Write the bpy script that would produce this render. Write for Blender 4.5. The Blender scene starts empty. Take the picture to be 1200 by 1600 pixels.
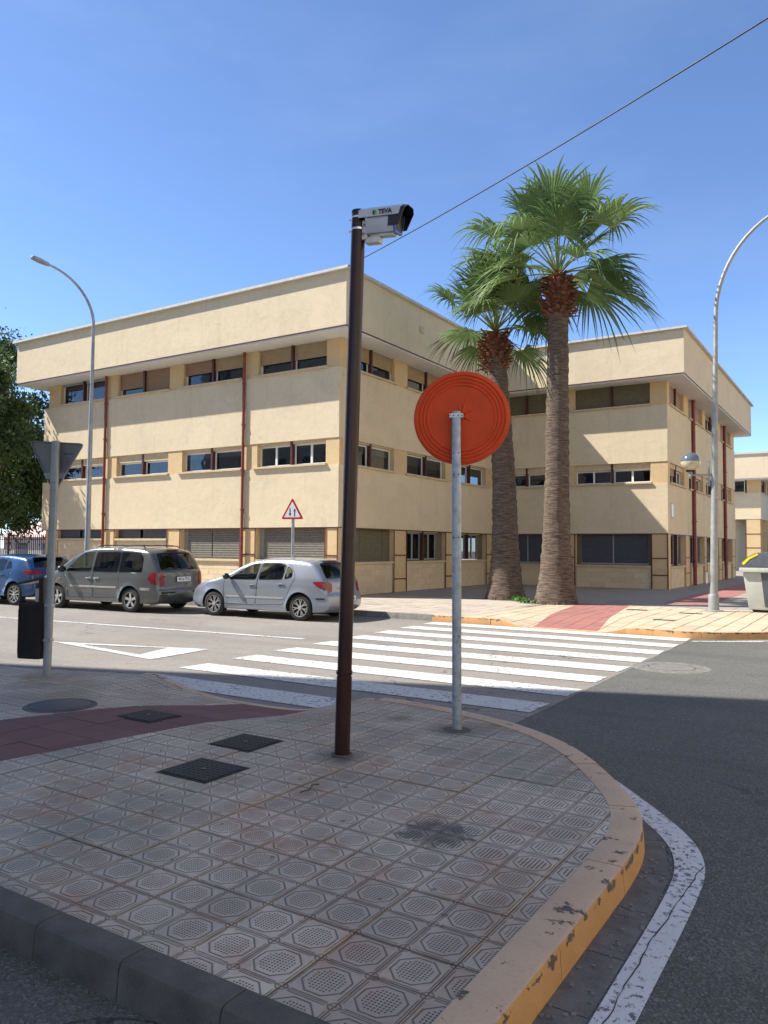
import bpy, bmesh, math, random
from mathutils import Vector, Matrix, noise
from mathutils.geometry import delaunay_2d_cdt
R = math.radians
PI = math.pi
random.seed(7)
sc = bpy.context.scene
col = sc.collection

# ------------------------------------------------------------------ camera
cd = bpy.data.cameras.new('camera'); cam = bpy.data.objects.new('camera', cd); col.objects.link(cam); sc.camera = cam
cd.sensor_fit = 'VERTICAL'; cd.sensor_height = 36; cd.lens = 1210 / 1600 * 36; cd.clip_start = .05; cd.clip_end = 1500
yw, pt, ro = R(32.38994455), R(2.64489581), R(0.42661743)
fw = Vector((-math.sin(yw) * math.cos(pt), math.cos(yw) * math.cos(pt), math.sin(pt)))
rt = Vector((math.cos(yw), math.sin(yw), 0)); up = rt.cross(fw)
r2 = rt * math.cos(ro) + up * math.sin(ro); u2 = -rt * math.sin(ro) + up * math.cos(ro)
M = Matrix((r2, u2, -fw)).transposed().to_4x4(); M.translation = Vector((0, 0, 1.8)); cam.matrix_world = M

# ------------------------------------------------------------------ world and sun
SUNV = Vector((-.82, -.385, 1.0)).normalized()
el = math.asin(SUNV.z); az = math.atan2(SUNV.x, SUNV.y)
w = bpy.data.worlds.new('World'); sc.world = w; w.use_nodes = True
nt = w.node_tree; bg = nt.nodes['Background']
sk = nt.nodes.new('ShaderNodeTexSky'); sk.sky_type = 'NISHITA'; sk.sun_disc = False
sk.sun_elevation = el; sk.sun_rotation = az; sk.air_density = .62; sk.dust_density = .12; sk.ozone_density = 4.6; sk.altitude = 300
tcw = nt.nodes.new('ShaderNodeTexCoord'); mpw = nt.nodes.new('ShaderNodeMapping'); mpw.inputs['Scale'].default_value = (1, 1, 3.2); mpw.inputs['Rotation'].default_value = (.3, .5, .2)
nzw = nt.nodes.new('ShaderNodeTexNoise'); nzw.inputs['Scale'].default_value = 1.5; nzw.inputs['Detail'].default_value = 7; nzw.inputs['Roughness'].default_value = .6; mrw = nt.nodes.new('ShaderNodeMapRange')
nt.links.new(tcw.outputs['Generated'], mpw.inputs[0]); nt.links.new(mpw.outputs[0], nzw.inputs['Vector']); nt.links.new(nzw.outputs['Fac'], mrw.inputs[0]); mrw.inputs[1].default_value = .48; mrw.inputs[2].default_value = .85; mrw.inputs[4].default_value = .09
mxw = nt.nodes.new('ShaderNodeMix'); mxw.data_type = 'RGBA'; nt.links.new(mrw.outputs[0], mxw.inputs[0]); nt.links.new(sk.outputs[0], mxw.inputs[6]); mxw.inputs[7].default_value = (4.2, 4.9, 5.8, 1); nt.links.new(mxw.outputs[2], bg.inputs[0])
bg.inputs[1].default_value = .115
sl = bpy.data.lights.new('sun', 'SUN'); sl.energy = 3.6; sl.angle = R(.53); sl.color = (1, .95, .87)
so = bpy.data.objects.new('sun', sl); col.objects.link(so); so.rotation_euler = SUNV.to_track_quat('Z', 'Y').to_euler()
sc.view_settings.view_transform = 'Standard'; sc.view_settings.look = 'None'; sc.view_settings.gamma = 1
sc.view_settings.use_curve_mapping = False; sc.view_settings.exposure = 1.35

# ------------------------------------------------------------------ materials
class NT:
    def __init__(s, name):
        s.m = bpy.data.materials.new(name); s.m.use_nodes = True; s.t = s.m.node_tree; s.b = s.t.nodes['Principled BSDF']
        s.out = s.t.nodes['Material Output']; s._p = None
    def n(s, ty, **k):
        x = s.t.nodes.new(ty)
        for a, v in k.items(): setattr(x, a, v)
        return x
    def l(s, a, b): s.t.links.new(a, b)
    def set(s, sock, v):
        if isinstance(v, (int, float)): sock.default_value = v
        elif isinstance(v, tuple): sock.default_value = v if len(v) == 4 else v + (1,)
        else: s.l(v, sock)
    def m_(s, op, a, b=0.0, c=0.0, clamp=False):
        x = s.n('ShaderNodeMath', operation=op); x.use_clamp = clamp
        s.set(x.inputs[0], a); s.set(x.inputs[1], b)
        if op in ('MULTIPLY_ADD', 'SMOOTH_MIN', 'COMPARE', 'WRAP'): s.set(x.inputs[2], c)
        return x.outputs[0]
    def pos(s):
        if not s._p: s._p = s.n('ShaderNodeNewGeometry')
        return s._p.outputs['Position']
    def obj(s): return s.n('ShaderNodeTexCoord').outputs['Object']
    def noise(s, scale, detail=4, rough=.55, vec=None, dist=0):
        x = s.n('ShaderNodeTexNoise'); x.inputs['Scale'].default_value = scale; x.inputs['Detail'].default_value = detail
        x.inputs['Roughness'].default_value = rough; x.inputs['Distortion'].default_value = dist
        s.l(vec or s.pos(), x.inputs['Vector']); return x.outputs['Fac']
    def ramp(s, f, a, b, c0=(0, 0, 0, 1), c1=(1, 1, 1, 1)):
        x = s.n('ShaderNodeMapRange'); x.inputs[1].default_value = a; x.inputs[2].default_value = b; s.l(f, x.inputs[0]); return x.outputs[0]
    def mix(s, f, a, b, mode='MIX'):
        x = s.n('ShaderNodeMix', data_type='RGBA', blend_type=mode); s.set(x.inputs[0], f); s.set(x.inputs[6], a); s.set(x.inputs[7], b); return x.outputs[2]
    def bump(s, h, dist=.01, strength=1, prev=None):
        x = s.n('ShaderNodeBump'); x.inputs['Distance'].default_value = dist; x.inputs['Strength'].default_value = strength
        s.l(h, x.inputs['Height'])
        if prev: s.l(prev, x.inputs['Normal'])
        s.l(x.outputs[0], s.b.inputs['Normal']); return x.outputs[0]
    def scalevec(s, v, k):
        x = s.n('ShaderNodeVectorMath', operation='MULTIPLY'); s.l(v, x.inputs[0]); x.inputs[1].default_value = k; return x.outputs[0]
    def rand(s): return s.n('ShaderNodeObjectInfo').outputs['Random']

def c3(*a): return tuple(a) + (1,)
def simple(name, c, rough=.5, metal=0, var=.12, scale=6, bump=0, bscale=60, spec=.5, coat=0):
    t = NT(name); n = t.noise(scale, 5)
    lo = c3(*[x * (1 - var) for x in c]); hi = c3(*[min(1, x * (1 + var)) for x in c])
    t.set(t.b.inputs['Base Color'], t.mix(t.ramp(n, .3, .7), lo, hi))
    t.set(t.b.inputs['Roughness'], t.m_('MULTIPLY_ADD', n, .15, rough - .07)); t.b.inputs['Metallic'].default_value = metal
    t.b.inputs['Specular IOR Level'].default_value = spec
    if coat: t.b.inputs['Coat Weight'].default_value = coat; t.b.inputs['Coat Roughness'].default_value = .04
    if bump: t.bump(t.noise(bscale, 4), bump)
    return t.m

def stucco(name, c, dirt=(.30, .25, .17), amount=.35):
    t = NT(name); p = t.pos()
    n1 = t.noise(.7, 6, .6); n2 = t.noise(7, 6, .6); streak = t.noise(1, 4, .6, t.scalevec(p, (3.0, 3.0, .28)))
    base = t.mix(t.ramp(n2, .35, .7), c3(*[x * .965 for x in c]), c3(*[min(1, x * 1.03) for x in c]))
    base = t.mix(t.m_('MULTIPLY', t.ramp(n1, .5, .75), amount * .5), base, c3(*dirt))
    base = t.mix(t.m_('MULTIPLY', t.ramp(streak, .56, .78), amount * .6), base, c3(*dirt))
    vc = t.n('ShaderNodeTexVoronoi', feature='DISTANCE_TO_EDGE'); vc.inputs['Scale'].default_value = .9; nv = t.n('ShaderNodeTexNoise'); nv.inputs['Scale'].default_value = 2.2; nv.inputs['Detail'].default_value = 6; t.l(p, nv.inputs['Vector'])
    dv = t.n('ShaderNodeVectorMath', operation='MULTIPLY_ADD'); t.l(nv.outputs['Color'], dv.inputs[0]); dv.inputs[1].default_value = (.7, .7, .7); t.l(p, dv.inputs[2]); t.l(dv.outputs[0], vc.inputs['Vector'])
    ck = t.m_('MULTIPLY', t.ramp(vc.outputs['Distance'], .009, .002), t.ramp(t.noise(.35, 3), .52, .60)); base = t.mix(t.m_('MULTIPLY', ck, .18), base, c3(*[x * .5 for x in dirt]))
    pn = t.ramp(t.noise(.55, 2, .4, t.scalevec(p, (1, 1, 1.8))), .60, .62); base = t.mix(t.m_('MULTIPLY', pn, .22), base, c3(*[min(1, x * 1.12 + .02) for x in c]))
    t.l(base, t.b.inputs['Base Color']); t.b.inputs['Roughness'].default_value = .92; t.b.inputs['Specular IOR Level'].default_value = .2
    b1 = t.bump(t.noise(3.2, 3, .5, dist=.6), .010); b2 = t.bump(t.noise(55, 5, .7), .006, 1, b1)
    return t.m

WALL = (.68, .57, .39)
m_wall = stucco('ochre_stucco', WALL)
m_pillar = stucco('ochre_bounce_tint', (.64, .47, .26), amount=.25)  # wall ochre shifted to orange: warm bounce light in shade put into the colour
m_soffit = stucco('white_soffit_paint', (.72, .71, .67), (.45, .42, .35), .2)
m_cope = simple('pale_coping', (.55, .53, .48), .8, bump=.003)
def block_mat():
    t = NT('painted_block'); r = t.rand(); n = t.noise(9, 5)
    k = t.mix(r, c3(.62, .49, .31), c3(.69, .56, .37)); k = t.mix(t.m_('MULTIPLY', t.ramp(n, .5, .8), .3), k, c3(.45, .33, .2))
    t.l(k, t.b.inputs['Base Color']); t.b.inputs['Roughness'].default_value = .9; t.bump(t.noise(40, 5, .7), .008); return t.m
m_block = block_mat()
m_redtrim = simple('oxide_red_paint', (.12, .022, .016), .5, var=.2)
m_redpipe = simple('faded_red_pipe', (.21, .04, .03), .5, var=.3)
m_mull = simple('dark_red_metal', (.075, .018, .015), .45)
m_white = simple('white_aluminium', (.78, .78, .76), .4, var=.05)
m_grey_al = simple('grey_aluminium', (.30, .30, .29), .45, var=.1)
m_sill = simple('cast_sill', (.56, .46, .30), .85, bump=.002)
m_shut_tan = simple('tan_shutter', (.36, .27, .15), .6, var=.1)
m_shut_brown = simple('brown_shutter', (.30, .19, .11), .6, var=.1)
m_shut_grey = simple('weathered_grey_shutter', (.15, .135, .11), .7, var=.25, scale=12)
m_shut_dark = simple('slate_panel', (.055, .06, .075), .55, var=.15)
m_olive = simple('olive_shutter', (.15, .125, .075), .6, var=.15)
m_void = simple('dark_interior', (.035, .032, .03), .95)
m_room = simple('room_wall', (.25, .23, .2), .95)
m_blind = simple('pale_blind', (.42, .43, .48), .9, var=.05)
m_curtain = simple('violet_curtain', (.16, .10, .17), .95, var=.2)

def glass(name, tint=(.16, .17, .18), dark=.8, rough=.02):
    t = NT(name); g = t.n('ShaderNodeBsdfGlossy'); g.inputs['Roughness'].default_value = rough; g.inputs['Color'].default_value = (.95, .97, 1, 1)
    tr = t.n('ShaderNodeBsdfTransparent'); tr.inputs['Color'].default_value = c3(*tint)
    gg = t.n('ShaderNodeNewGeometry'); dp = t.n('ShaderNodeVectorMath', operation='DOT_PRODUCT'); t.l(gg.outputs['Normal'], dp.inputs[0]); t.l(gg.outputs['Incoming'], dp.inputs[1])
    fr = t.m_('MULTIPLY_ADD', t.m_('POWER', t.m_('SUBTRACT', 1.0, t.m_('ABSOLUTE', dp.outputs['Value'])), 5.0), .94, .06)
    mx = t.n('ShaderNodeMixShader'); t.l(fr, mx.inputs[0]); t.l(tr.outputs[0], mx.inputs[1]); t.l(g.outputs[0], mx.inputs[2])
    bp = t.n('ShaderNodeBump'); bp.inputs['Distance'].default_value = .004; t.l(t.noise(1.3, 2), bp.inputs['Height'])
    t.l(bp.outputs[0], g.inputs['Normal']); t.l(mx.outputs[0], t.out.inputs[0]); return t.m
m_glass = glass('window_glass', (.55, .57, .58))
m_cglass = glass('car_glass', (.50, .56, .50)); m_cglass_dark = glass('tinted_car_glass', (.06, .06, .07))

def asphalt(name, c, c2, agg=.5, bump=.012):
    t = NT(name); v = t.n('ShaderNodeTexVoronoi'); v.inputs['Scale'].default_value = 95; t.l(t.pos(), v.inputs['Vector'])
    vs = t.n('ShaderNodeSeparateColor'); t.l(v.outputs['Color'], vs.inputs[0])
    n1 = t.noise(.45, 5); n2 = t.noise(5, 6, .65); n3 = t.noise(160, 3, .7)
    k = t.mix(t.ramp(n1, .35, .65), c3(*c), c3(*c2)); k = t.mix(t.m_('MULTIPLY', t.ramp(n2, .5, .75), .35), k, c3(*[x * .6 for x in c]))
    k = t.mix(t.m_('MULTIPLY', t.ramp(vs.outputs[0], .55, 1), agg), k, c3(*[min(1, x * 2.3 + .03) for x in c]))
    k = t.mix(t.m_('MULTIPLY', t.ramp(vs.outputs[1], .7, 1), agg), k, c3(*[x * .35 for x in c]))
    vc = t.n('ShaderNodeTexVoronoi', feature='DISTANCE_TO_EDGE'); vc.inputs['Scale'].default_value = .45; nv = t.n('ShaderNodeTexNoise'); nv.inputs['Scale'].default_value = 1.7; nv.inputs['Detail'].default_value = 7; t.l(t.pos(), nv.inputs['Vector'])
    dv = t.n('ShaderNodeVectorMath', operation='MULTIPLY_ADD'); t.l(nv.outputs['Color'], dv.inputs[0]); dv.inputs[1].default_value = (1, 1, 0); t.l(t.pos(), dv.inputs[2]); t.l(dv.outputs[0], vc.inputs['Vector'])
    ck = t.m_('MULTIPLY', t.ramp(vc.outputs['Distance'], .008, .002), t.ramp(t.noise(.3, 3), .50, .58)); k = t.mix(t.m_('MULTIPLY', ck, .7), k, c3(.03, .028, .026))
    tr_ = t.noise(1, 4, .6, t.scalevec(t.pos(), (.12, 1.1, 1))); k = t.mix(t.m_('MULTIPLY', t.ramp(tr_, .48, .7), .30), k, c3(*[x * .62 for x in c])); oil = t.ramp(t.noise(1.6, 3, .5), .70, .76); k = t.mix(t.m_('MULTIPLY', oil, .45), k, c3(.04, .038, .036))
    t.l(k, t.b.inputs['Base Color']); t.b.inputs['Roughness'].default_value = .88; t.b.inputs['Specular IOR Level'].default_value = .3
    t.bump(v.outputs['Distance'], bump, .6, t.bump(n3, .004)); return t.m
m_asph = asphalt('worn_asphalt', (.215, .195, .172), (.26, .238, .208), .35)
m_asph_new = asphalt('dark_asphalt', (.098, .098, .090), (.118, .118, .106), .55)
m_ground = asphalt('far_ground', (.20, .18, .15), (.24, .21, .17), .2)

def paint_mat(name, c, wear=.5, wscale=18):
    t = NT(name); n = t.noise(wscale, 8, .75); n2 = t.noise(1.2, 4); v = t.noise(130, 3, .8)
    worn = t.m_('MULTIPLY', t.ramp(t.m_('ADD', n, t.m_('MULTIPLY', n2, .25)), .70 - .12 * wear, .74 - .12 * wear), 1.0)
    k = t.mix(t.ramp(n2, .3, .7), c3(*[x * .88 for x in c]), c3(*c)); k = t.mix(t.m_('MULTIPLY', t.ramp(v, .55, .75), .35), k, c3(*[x * .45 for x in c]))
    k = t.mix(worn, k, c3(.13, .125, .12)); t.l(k, t.b.inputs['Base Color']); t.b.inputs['Roughness'].default_value = .75
    t.bump(v, .006); return t.m
m_road_paint = paint_mat('white_road_paint', (.62, .61, .57), .25)
m_line_paint = paint_mat('thin_line_paint', (.66, .65, .61), .35)
m_edge_paint = paint_mat('chipped_edge_paint', (.66, .67, .68), .30, 26)

def tile_mat(name, lo, hi, stripes=False, tint_var=.16):
    t = NT(name); sep = t.n('ShaderNodeSeparateXYZ'); t.l(t.pos(), sep.inputs[0]); T = .245
    def cell(o, off, per=T):   # signed distance from the cell centre
        q = t.m_('DIVIDE', t.m_('ADD', o, 49 - off), per); return t.m_('MULTIPLY', t.m_('SUBTRACT', t.m_('FRACT', q), .5), per)
    a = cell(sep.outputs[0], OX); b = cell(sep.outputs[1], OY); aa = t.m_('ABSOLUTE', a); ab = t.m_('ABSOLUTE', b)
    o = t.m_('MAXIMUM', t.m_('MAXIMUM', aa, ab), t.m_('MULTIPLY', t.m_('ADD', aa, ab), .7071))
    def band(x, c, wd):       # 1 on a line at x=c
        return t.m_('SUBTRACT', 1.0, t.m_('DIVIDE', t.m_('ABSOLUTE', t.m_('SUBTRACT', x, c)), wd), clamp=True)
    g = band(o, .092, .006)
    seam = t.m_('MAXIMUM', band(aa, T / 2, .005), band(ab, T / 2, .005)); g = t.m_('MAXIMUM', g, seam)
    ca = t.m_('SUBTRACT', T / 2, aa); cb = t.m_('SUBTRACT', T / 2, ab); rr = t.m_('SQRT', t.m_('ADD', t.m_('MULTIPLY', ca, ca), t.m_('MULTIPLY', cb, cb)))
    g = t.m_('MAXIMUM', g, band(rr, .024, .004))
    l1 = t.m_('MULTIPLY', band(aa, .110, .0035), t.m_('LESS_THAN', ab, .085)); l2 = t.m_('MULTIPLY', band(ab, .110, .0035), t.m_('LESS_THAN', aa, .085))
    g = t.m_('MAXIMUM', g, t.m_('MAXIMUM', l1, l2))
    inside = t.m_('LESS_THAN', o, .071)
    if stripes:
        da = t.m_('ABSOLUTE', cell(a, 49 - .021 * 60 - .0105, .021)); d = t.m_('LESS_THAN', da, .0036)
    else:
        P = .0158; da = cell(a, 49 - P * 60 - P / 2, P); db = cell(b, 49 - P * 60 - P / 2, P)
        d = t.m_('LESS_THAN', t.m_('ADD', t.m_('MULTIPLY', da, da), t.m_('MULTIPLY', db, db)), .0048 ** 2)
    g = t.m_('MAXIMUM', g, t.m_('MULTIPLY', inside, d)); wear = t.ramp(t.noise(2.2, 5), .10, .40); g = t.m_('MULTIPLY', g, wear)
    n1 = t.noise(1.1, 6, .6); n2 = t.noise(14, 6, .7); n3 = t.noise(.6, 4); rnd = t.rand()
    # one tone per octagon module
    fx = t.m_('FLOOR', t.m_('DIVIDE', t.m_('ADD', sep.outputs[0], 49 - OX), T)); fy = t.m_('FLOOR', t.m_('DIVIDE', t.m_('ADD', sep.outputs[1], 49 - OY), T))
    wn = t.n('ShaderNodeTexWhiteNoise', noise_dimensions='2D'); cx = t.n('ShaderNodeCombineXYZ'); t.l(fx, cx.inputs[0]); t.l(fy, cx.inputs[1]); t.l(cx.outputs[0], wn.inputs['Vector'])
    k = t.mix(t.m_('MULTIPLY_ADD', wn.outputs['Value'], .35, t.m_('MULTIPLY', rnd, .65)), c3(*lo), c3(*hi))
    k = t.mix(t.m_('MULTIPLY', t.ramp(n1, .48, .68), .60), k, c3(lo[0] * .50, lo[1] * .6, lo[2] * .6))
    k = t.mix(t.m_('MULTIPLY', t.ramp(n2, .52, .8), .5), k, c3(lo[0] * .7, lo[1] * .66, lo[2] * .6))
    rust = t.m_('MULTIPLY', t.ramp(t.noise(1.9, 7, .72), .50, .66), .62); k = t.mix(rust, k, c3(lo[0] * .95, lo[1] * .62, lo[2] * .42))
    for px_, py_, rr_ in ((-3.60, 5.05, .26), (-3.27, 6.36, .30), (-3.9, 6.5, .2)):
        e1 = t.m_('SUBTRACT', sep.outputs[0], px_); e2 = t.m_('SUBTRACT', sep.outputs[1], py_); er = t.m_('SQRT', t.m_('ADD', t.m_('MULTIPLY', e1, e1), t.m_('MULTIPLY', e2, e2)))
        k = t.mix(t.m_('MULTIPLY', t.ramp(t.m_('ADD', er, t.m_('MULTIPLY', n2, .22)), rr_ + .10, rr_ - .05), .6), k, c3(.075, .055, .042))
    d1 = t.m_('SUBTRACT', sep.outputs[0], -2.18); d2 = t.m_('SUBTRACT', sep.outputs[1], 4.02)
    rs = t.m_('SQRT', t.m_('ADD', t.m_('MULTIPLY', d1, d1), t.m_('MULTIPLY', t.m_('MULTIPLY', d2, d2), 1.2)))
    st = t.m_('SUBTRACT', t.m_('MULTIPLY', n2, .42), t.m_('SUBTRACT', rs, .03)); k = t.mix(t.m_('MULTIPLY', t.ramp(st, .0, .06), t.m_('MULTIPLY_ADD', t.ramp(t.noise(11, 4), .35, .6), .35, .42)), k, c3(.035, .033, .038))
    vg = t.n('ShaderNodeTexVoronoi'); vg.inputs['Scale'].default_value = 5.5; t.l(t.pos(), vg.inputs['Vector']); sg_ = t.n('ShaderNodeSeparateColor'); t.l(vg.outputs['Color'], sg_.inputs[0])
    k = t.mix(t.m_('MULTIPLY', t.m_('MULTIPLY', t.m_('LESS_THAN', vg.outputs['Distance'], .10), t.m_('GREATER_THAN', sg_.outputs[0], .80)), .6), k, c3(.06, .05, .045))
    k = t.mix(t.m_('MULTIPLY', g, .90), k, c3(.032, .023, .019))
    sd = t.m_('MULTIPLY', t.ramp(t.m_('MINIMUM', ca, cb), .017, .002), t.ramp(t.noise(3, 6, .7), .42, .60)); k = t.mix(t.m_('MULTIPLY', sd, .45), k, c3(.085, .042, .030))
    t.l(k, t.b.inputs['Base Color']); t.set(t.b.inputs['Roughness'], t.m_('MULTIPLY_ADD', n2, -.30, .68)); t.b.inputs['Specular IOR Level'].default_value = .4
    h = t.m_('SUBTRACT', t.m_('MULTIPLY', n2, .15), g); t.bump(h, .004, 1, t.bump(n3, .02)); return t.m
OX, OY = -2.90, 2.335 - .005
m_tile = tile_mat('dotted_octagon_tile', (.36, .303, .238), (.57, .49, .385))
m_tile_s = tile_mat('ribbed_octagon_tile', (.37, .315, .25), (.57, .495, .395), True)

def slab_mat(name, lo, hi, per=.0, rot=0, bump=.003):
    t = NT(name); r = t.rand(); n1 = t.noise(1.1, 5); n2 = t.noise(18, 5, .7)
    k = t.mix(r, c3(*lo), c3(*hi)); k = t.mix(t.m_('MULTIPLY', t.ramp(n1, .5, .7), .4), k, c3(*[x * .7 for x in lo])); k = t.mix(t.m_('MULTIPLY', t.ramp(n2, .5, .8), .3), k, c3(*[x * .6 for x in lo]))
    h = n2
    if per:
        sep = t.n('ShaderNodeSeparateXYZ'); t.l(t.pos(), sep.inputs[0])
        fx = t.m_('ABSOLUTE', t.m_('SUBTRACT', t.m_('FRACT', t.m_('DIVIDE', t.m_('ADD', sep.outputs[0], 40), per)), .5)); fy = t.m_('ABSOLUTE', t.m_('SUBTRACT', t.m_('FRACT', t.m_('DIVIDE', t.m_('ADD', sep.outputs[1], 40), per)), .5))
        g = t.m_('MULTIPLY', t.m_('LESS_THAN', fx, .33), t.m_('LESS_THAN', fy, .33)); h = t.m_('ADD', g, t.m_('MULTIPLY', n2, .2))
        k = t.mix(t.m_('MULTIPLY', t.m_('SUBTRACT', 1, g), .45), k, c3(*[x * .4 for x in lo]))
    t.l(k, t.b.inputs['Base Color']); t.b.inputs['Roughness'].default_value = .75; t.bump(h, bump); return t.m
m_red_tile = slab_mat('red_tactile_tile', (.15, .062, .055), (.20, .082, .070), .042)
m_red_far = slab_mat('pink_tactile_tile', (.36, .15, .13), (.42, .18, .15), .06)
m_yellow_slab = slab_mat('yellowish_slab', (.42, .345, .235), (.52, .43, .30))
m_grey_slab = slab_mat('beige_slab', (.36, .31, .25), (.44, .38, .31))
m_joint = simple('dark_joint_sand', (.05, .042, .036), .95, bump=.004)
m_plaza = slab_mat('plaza_paving', (.28, .25, .21), (.33, .29, .245))
m_conc = simple('kerb_concrete', (.18, .17, .155), .85, var=.25, scale=9, bump=.006)
m_conc_dark = simple('dirty_kerb_concrete', (.09, .080, .071), .85, var=.3, scale=7, bump=.008)
m_gutter = simple('gutter_concrete', (.12, .115, .11), .8, var=.3, scale=8, bump=.005)
def orange_kerb():
    t = NT('orange_painted_kerb'); g = t.n('ShaderNodeNewGeometry'); s = t.n('ShaderNodeSeparateXYZ'); t.l(g.outputs['Normal'], s.inputs[0])
    n = t.noise(7, 7, .7); n2 = t.noise(40, 5, .7); n3 = t.noise(2.5, 4)
    topc = t.mix(t.ramp(n3, .3, .7), c3(.44, .31, .215), c3(.53, .38, .26)); side = t.mix(t.ramp(n3, .3, .7), c3(.42, .21, .075), c3(.50, .27, .10))
    k = t.mix(t.ramp(s.outputs[2], .5, .95), side, topc)
    sp = t.n('ShaderNodeSeparateXYZ'); t.l(t.pos(), sp.inputs[0]); edge = t.m_('SUBTRACT', 1, t.m_('DIVIDE', t.m_('ABSOLUTE', t.m_('SUBTRACT', sp.outputs[2], .128)), .06), clamp=True)
    wear = t.ramp(t.m_('ADD', t.m_('MULTIPLY', n, .85), t.m_('MULTIPLY', edge, .22)), .635, .665); k = t.mix(wear, k, c3(.075, .07, .065)); k = t.mix(t.m_('MULTIPLY', t.ramp(n2, .55, .75), .4), k, c3(.25, .15, .08))
    t.l(k, t.b.inputs['Base Color']); t.b.inputs['Roughness'].default_value = .65; t.bump(n2, .004, 1, t.bump(wear, -.004)); return t.m
m_okerb = orange_kerb()
m_iron = simple('cast_iron_cover', (.035, .033, .032), .55, metal=.6, var=.3, scale=30, bump=.004, bscale=130)
m_iron_round = simple('grey_iron_cover', (.06, .058, .056), .5, metal=.5, var=.3, scale=14, bump=.003, bscale=90)
m_galv = simple('galvanised_steel', (.36, .38, .40), .45, metal=.75, var=.3, scale=14)
m_galv_dull = simple('dull_galvanised_steel', (.31, .32, .31), .6, metal=.4, var=.15, scale=6)
m_lamp = simple('grey_lamp_paint', (.33, .35, .36), .45, metal=.35, var=.2, scale=3)
m_brownpole = simple('gloss_oxblood_pole', (.030, .008, .007), .30, var=.25, spec=.35, coat=.08)
m_disc = simple('red_orange_plastic', (.64, .075, .022), .6, var=.09, spec=.15)
m_signback = simple('grey_sign_back', (.17, .17, .175), .5, metal=.3, var=.12)
m_black = simple('black_plastic', (.012, .012, .014), .35, var=.2)
m_rubber = simple('tyre_rubber', (.022, .021, .020), .85, var=.2, bump=.002)
m_under = simple('underbody_black', (.008, .008, .008), .9)
m_bolt = simple('steel_bolt', (.25, .25, .25), .4, metal=.8)
m_camw = simple('camera_grey_paint', (.50, .52, .55), .4, var=.05)
m_camb = simple('camera_cream_plate', (.62, .59, .52), .5, var=.05)
m_blue = simple('blue_front_ring', (.05, .13, .40), .35)
m_green = simple('green_print', (.12, .42, .05), .5); m_yel = simple('yellow_lid_paint', (.70, .62, .03), .45)
m_ink = simple('black_print', (.012, .012, .016), .5); m_redink = simple('red_sign_print', (.50, .015, .02), .4); m_signw = simple('white_sign_face', (.75, .75, .75), .4, var=.04)
m_binlid = simple('slate_bin_lid', (.075, .085, .10), .5, var=.2); m_binbody = simple('pale_bin_body', (.42, .43, .38), .6, var=.1, scale=4)
m_platew = simple('plate_white', (.75, .75, .74), .35, var=.04)
m_globe = None
def globe_mat():
    t = NT('smoked_globe'); t.b.inputs['Roughness'].default_value = .12; sp = t.n('ShaderNodeSeparateXYZ'); t.l(t.obj(), sp.inputs[0])
    k = t.mix(t.ramp(sp.outputs[2], -.01, .01), c3(.50, .44, .30), c3(.10, .12, .14)); t.l(k, t.b.inputs['Base Color']); t.b.inputs['Coat Weight'].default_value = .5; return t.m
m_globe = globe_mat()
def carpaint(name, c, metal=.45, rough=.32):
    t = NT(name); n = t.noise(3, 4); d = t.noise(700, 1)
    k = t.mix(t.ramp(d, .3, .7), c3(*[x * .85 for x in c]), c3(*[min(1, x * 1.15) for x in c])); k = t.mix(t.m_('MULTIPLY', t.ramp(n, .5, .8), .18), k, c3(.25, .22, .18))
    t.l(k, t.b.inputs['Base Color']); t.b.inputs['Metallic'].default_value = metal; t.b.inputs['Roughness'].default_value = rough
    t.b.inputs['Coat Weight'].default_value = .8; t.set(t.b.inputs['Coat Roughness'], t.m_('MULTIPLY_ADD', n, .1, .03)); return t.m
m_silver = carpaint('silver_blue_car_paint', (.27, .295, .34)); m_vangrey = carpaint('grey_green_car_paint', (.125, .128, .122), .5); m_bluecar = carpaint('blue_car_paint', (.012, .06, .17), .4)
m_rim = simple('alloy_rim', (.55, .55, .54), .35, metal=.7, var=.1); m_rimdark = simple('dark_rim_backing', (.03, .03, .03), .5, metal=.4)
m_tail = simple('red_tail_lens', (.22, .008, .010), .15, var=.15, scale=25, coat=.6); m_tailc = simple('clear_tail_lens', (.45, .30, .28), .15, coat=.6)
m_seat = simple('dark_seat_fabric', (.03, .03, .034), .9); m_chrome = simple('chrome', (.7, .7, .7), .15, metal=.9, var=.05); m_amber = simple('amber_lens', (.6, .2, .04), .2)

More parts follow.
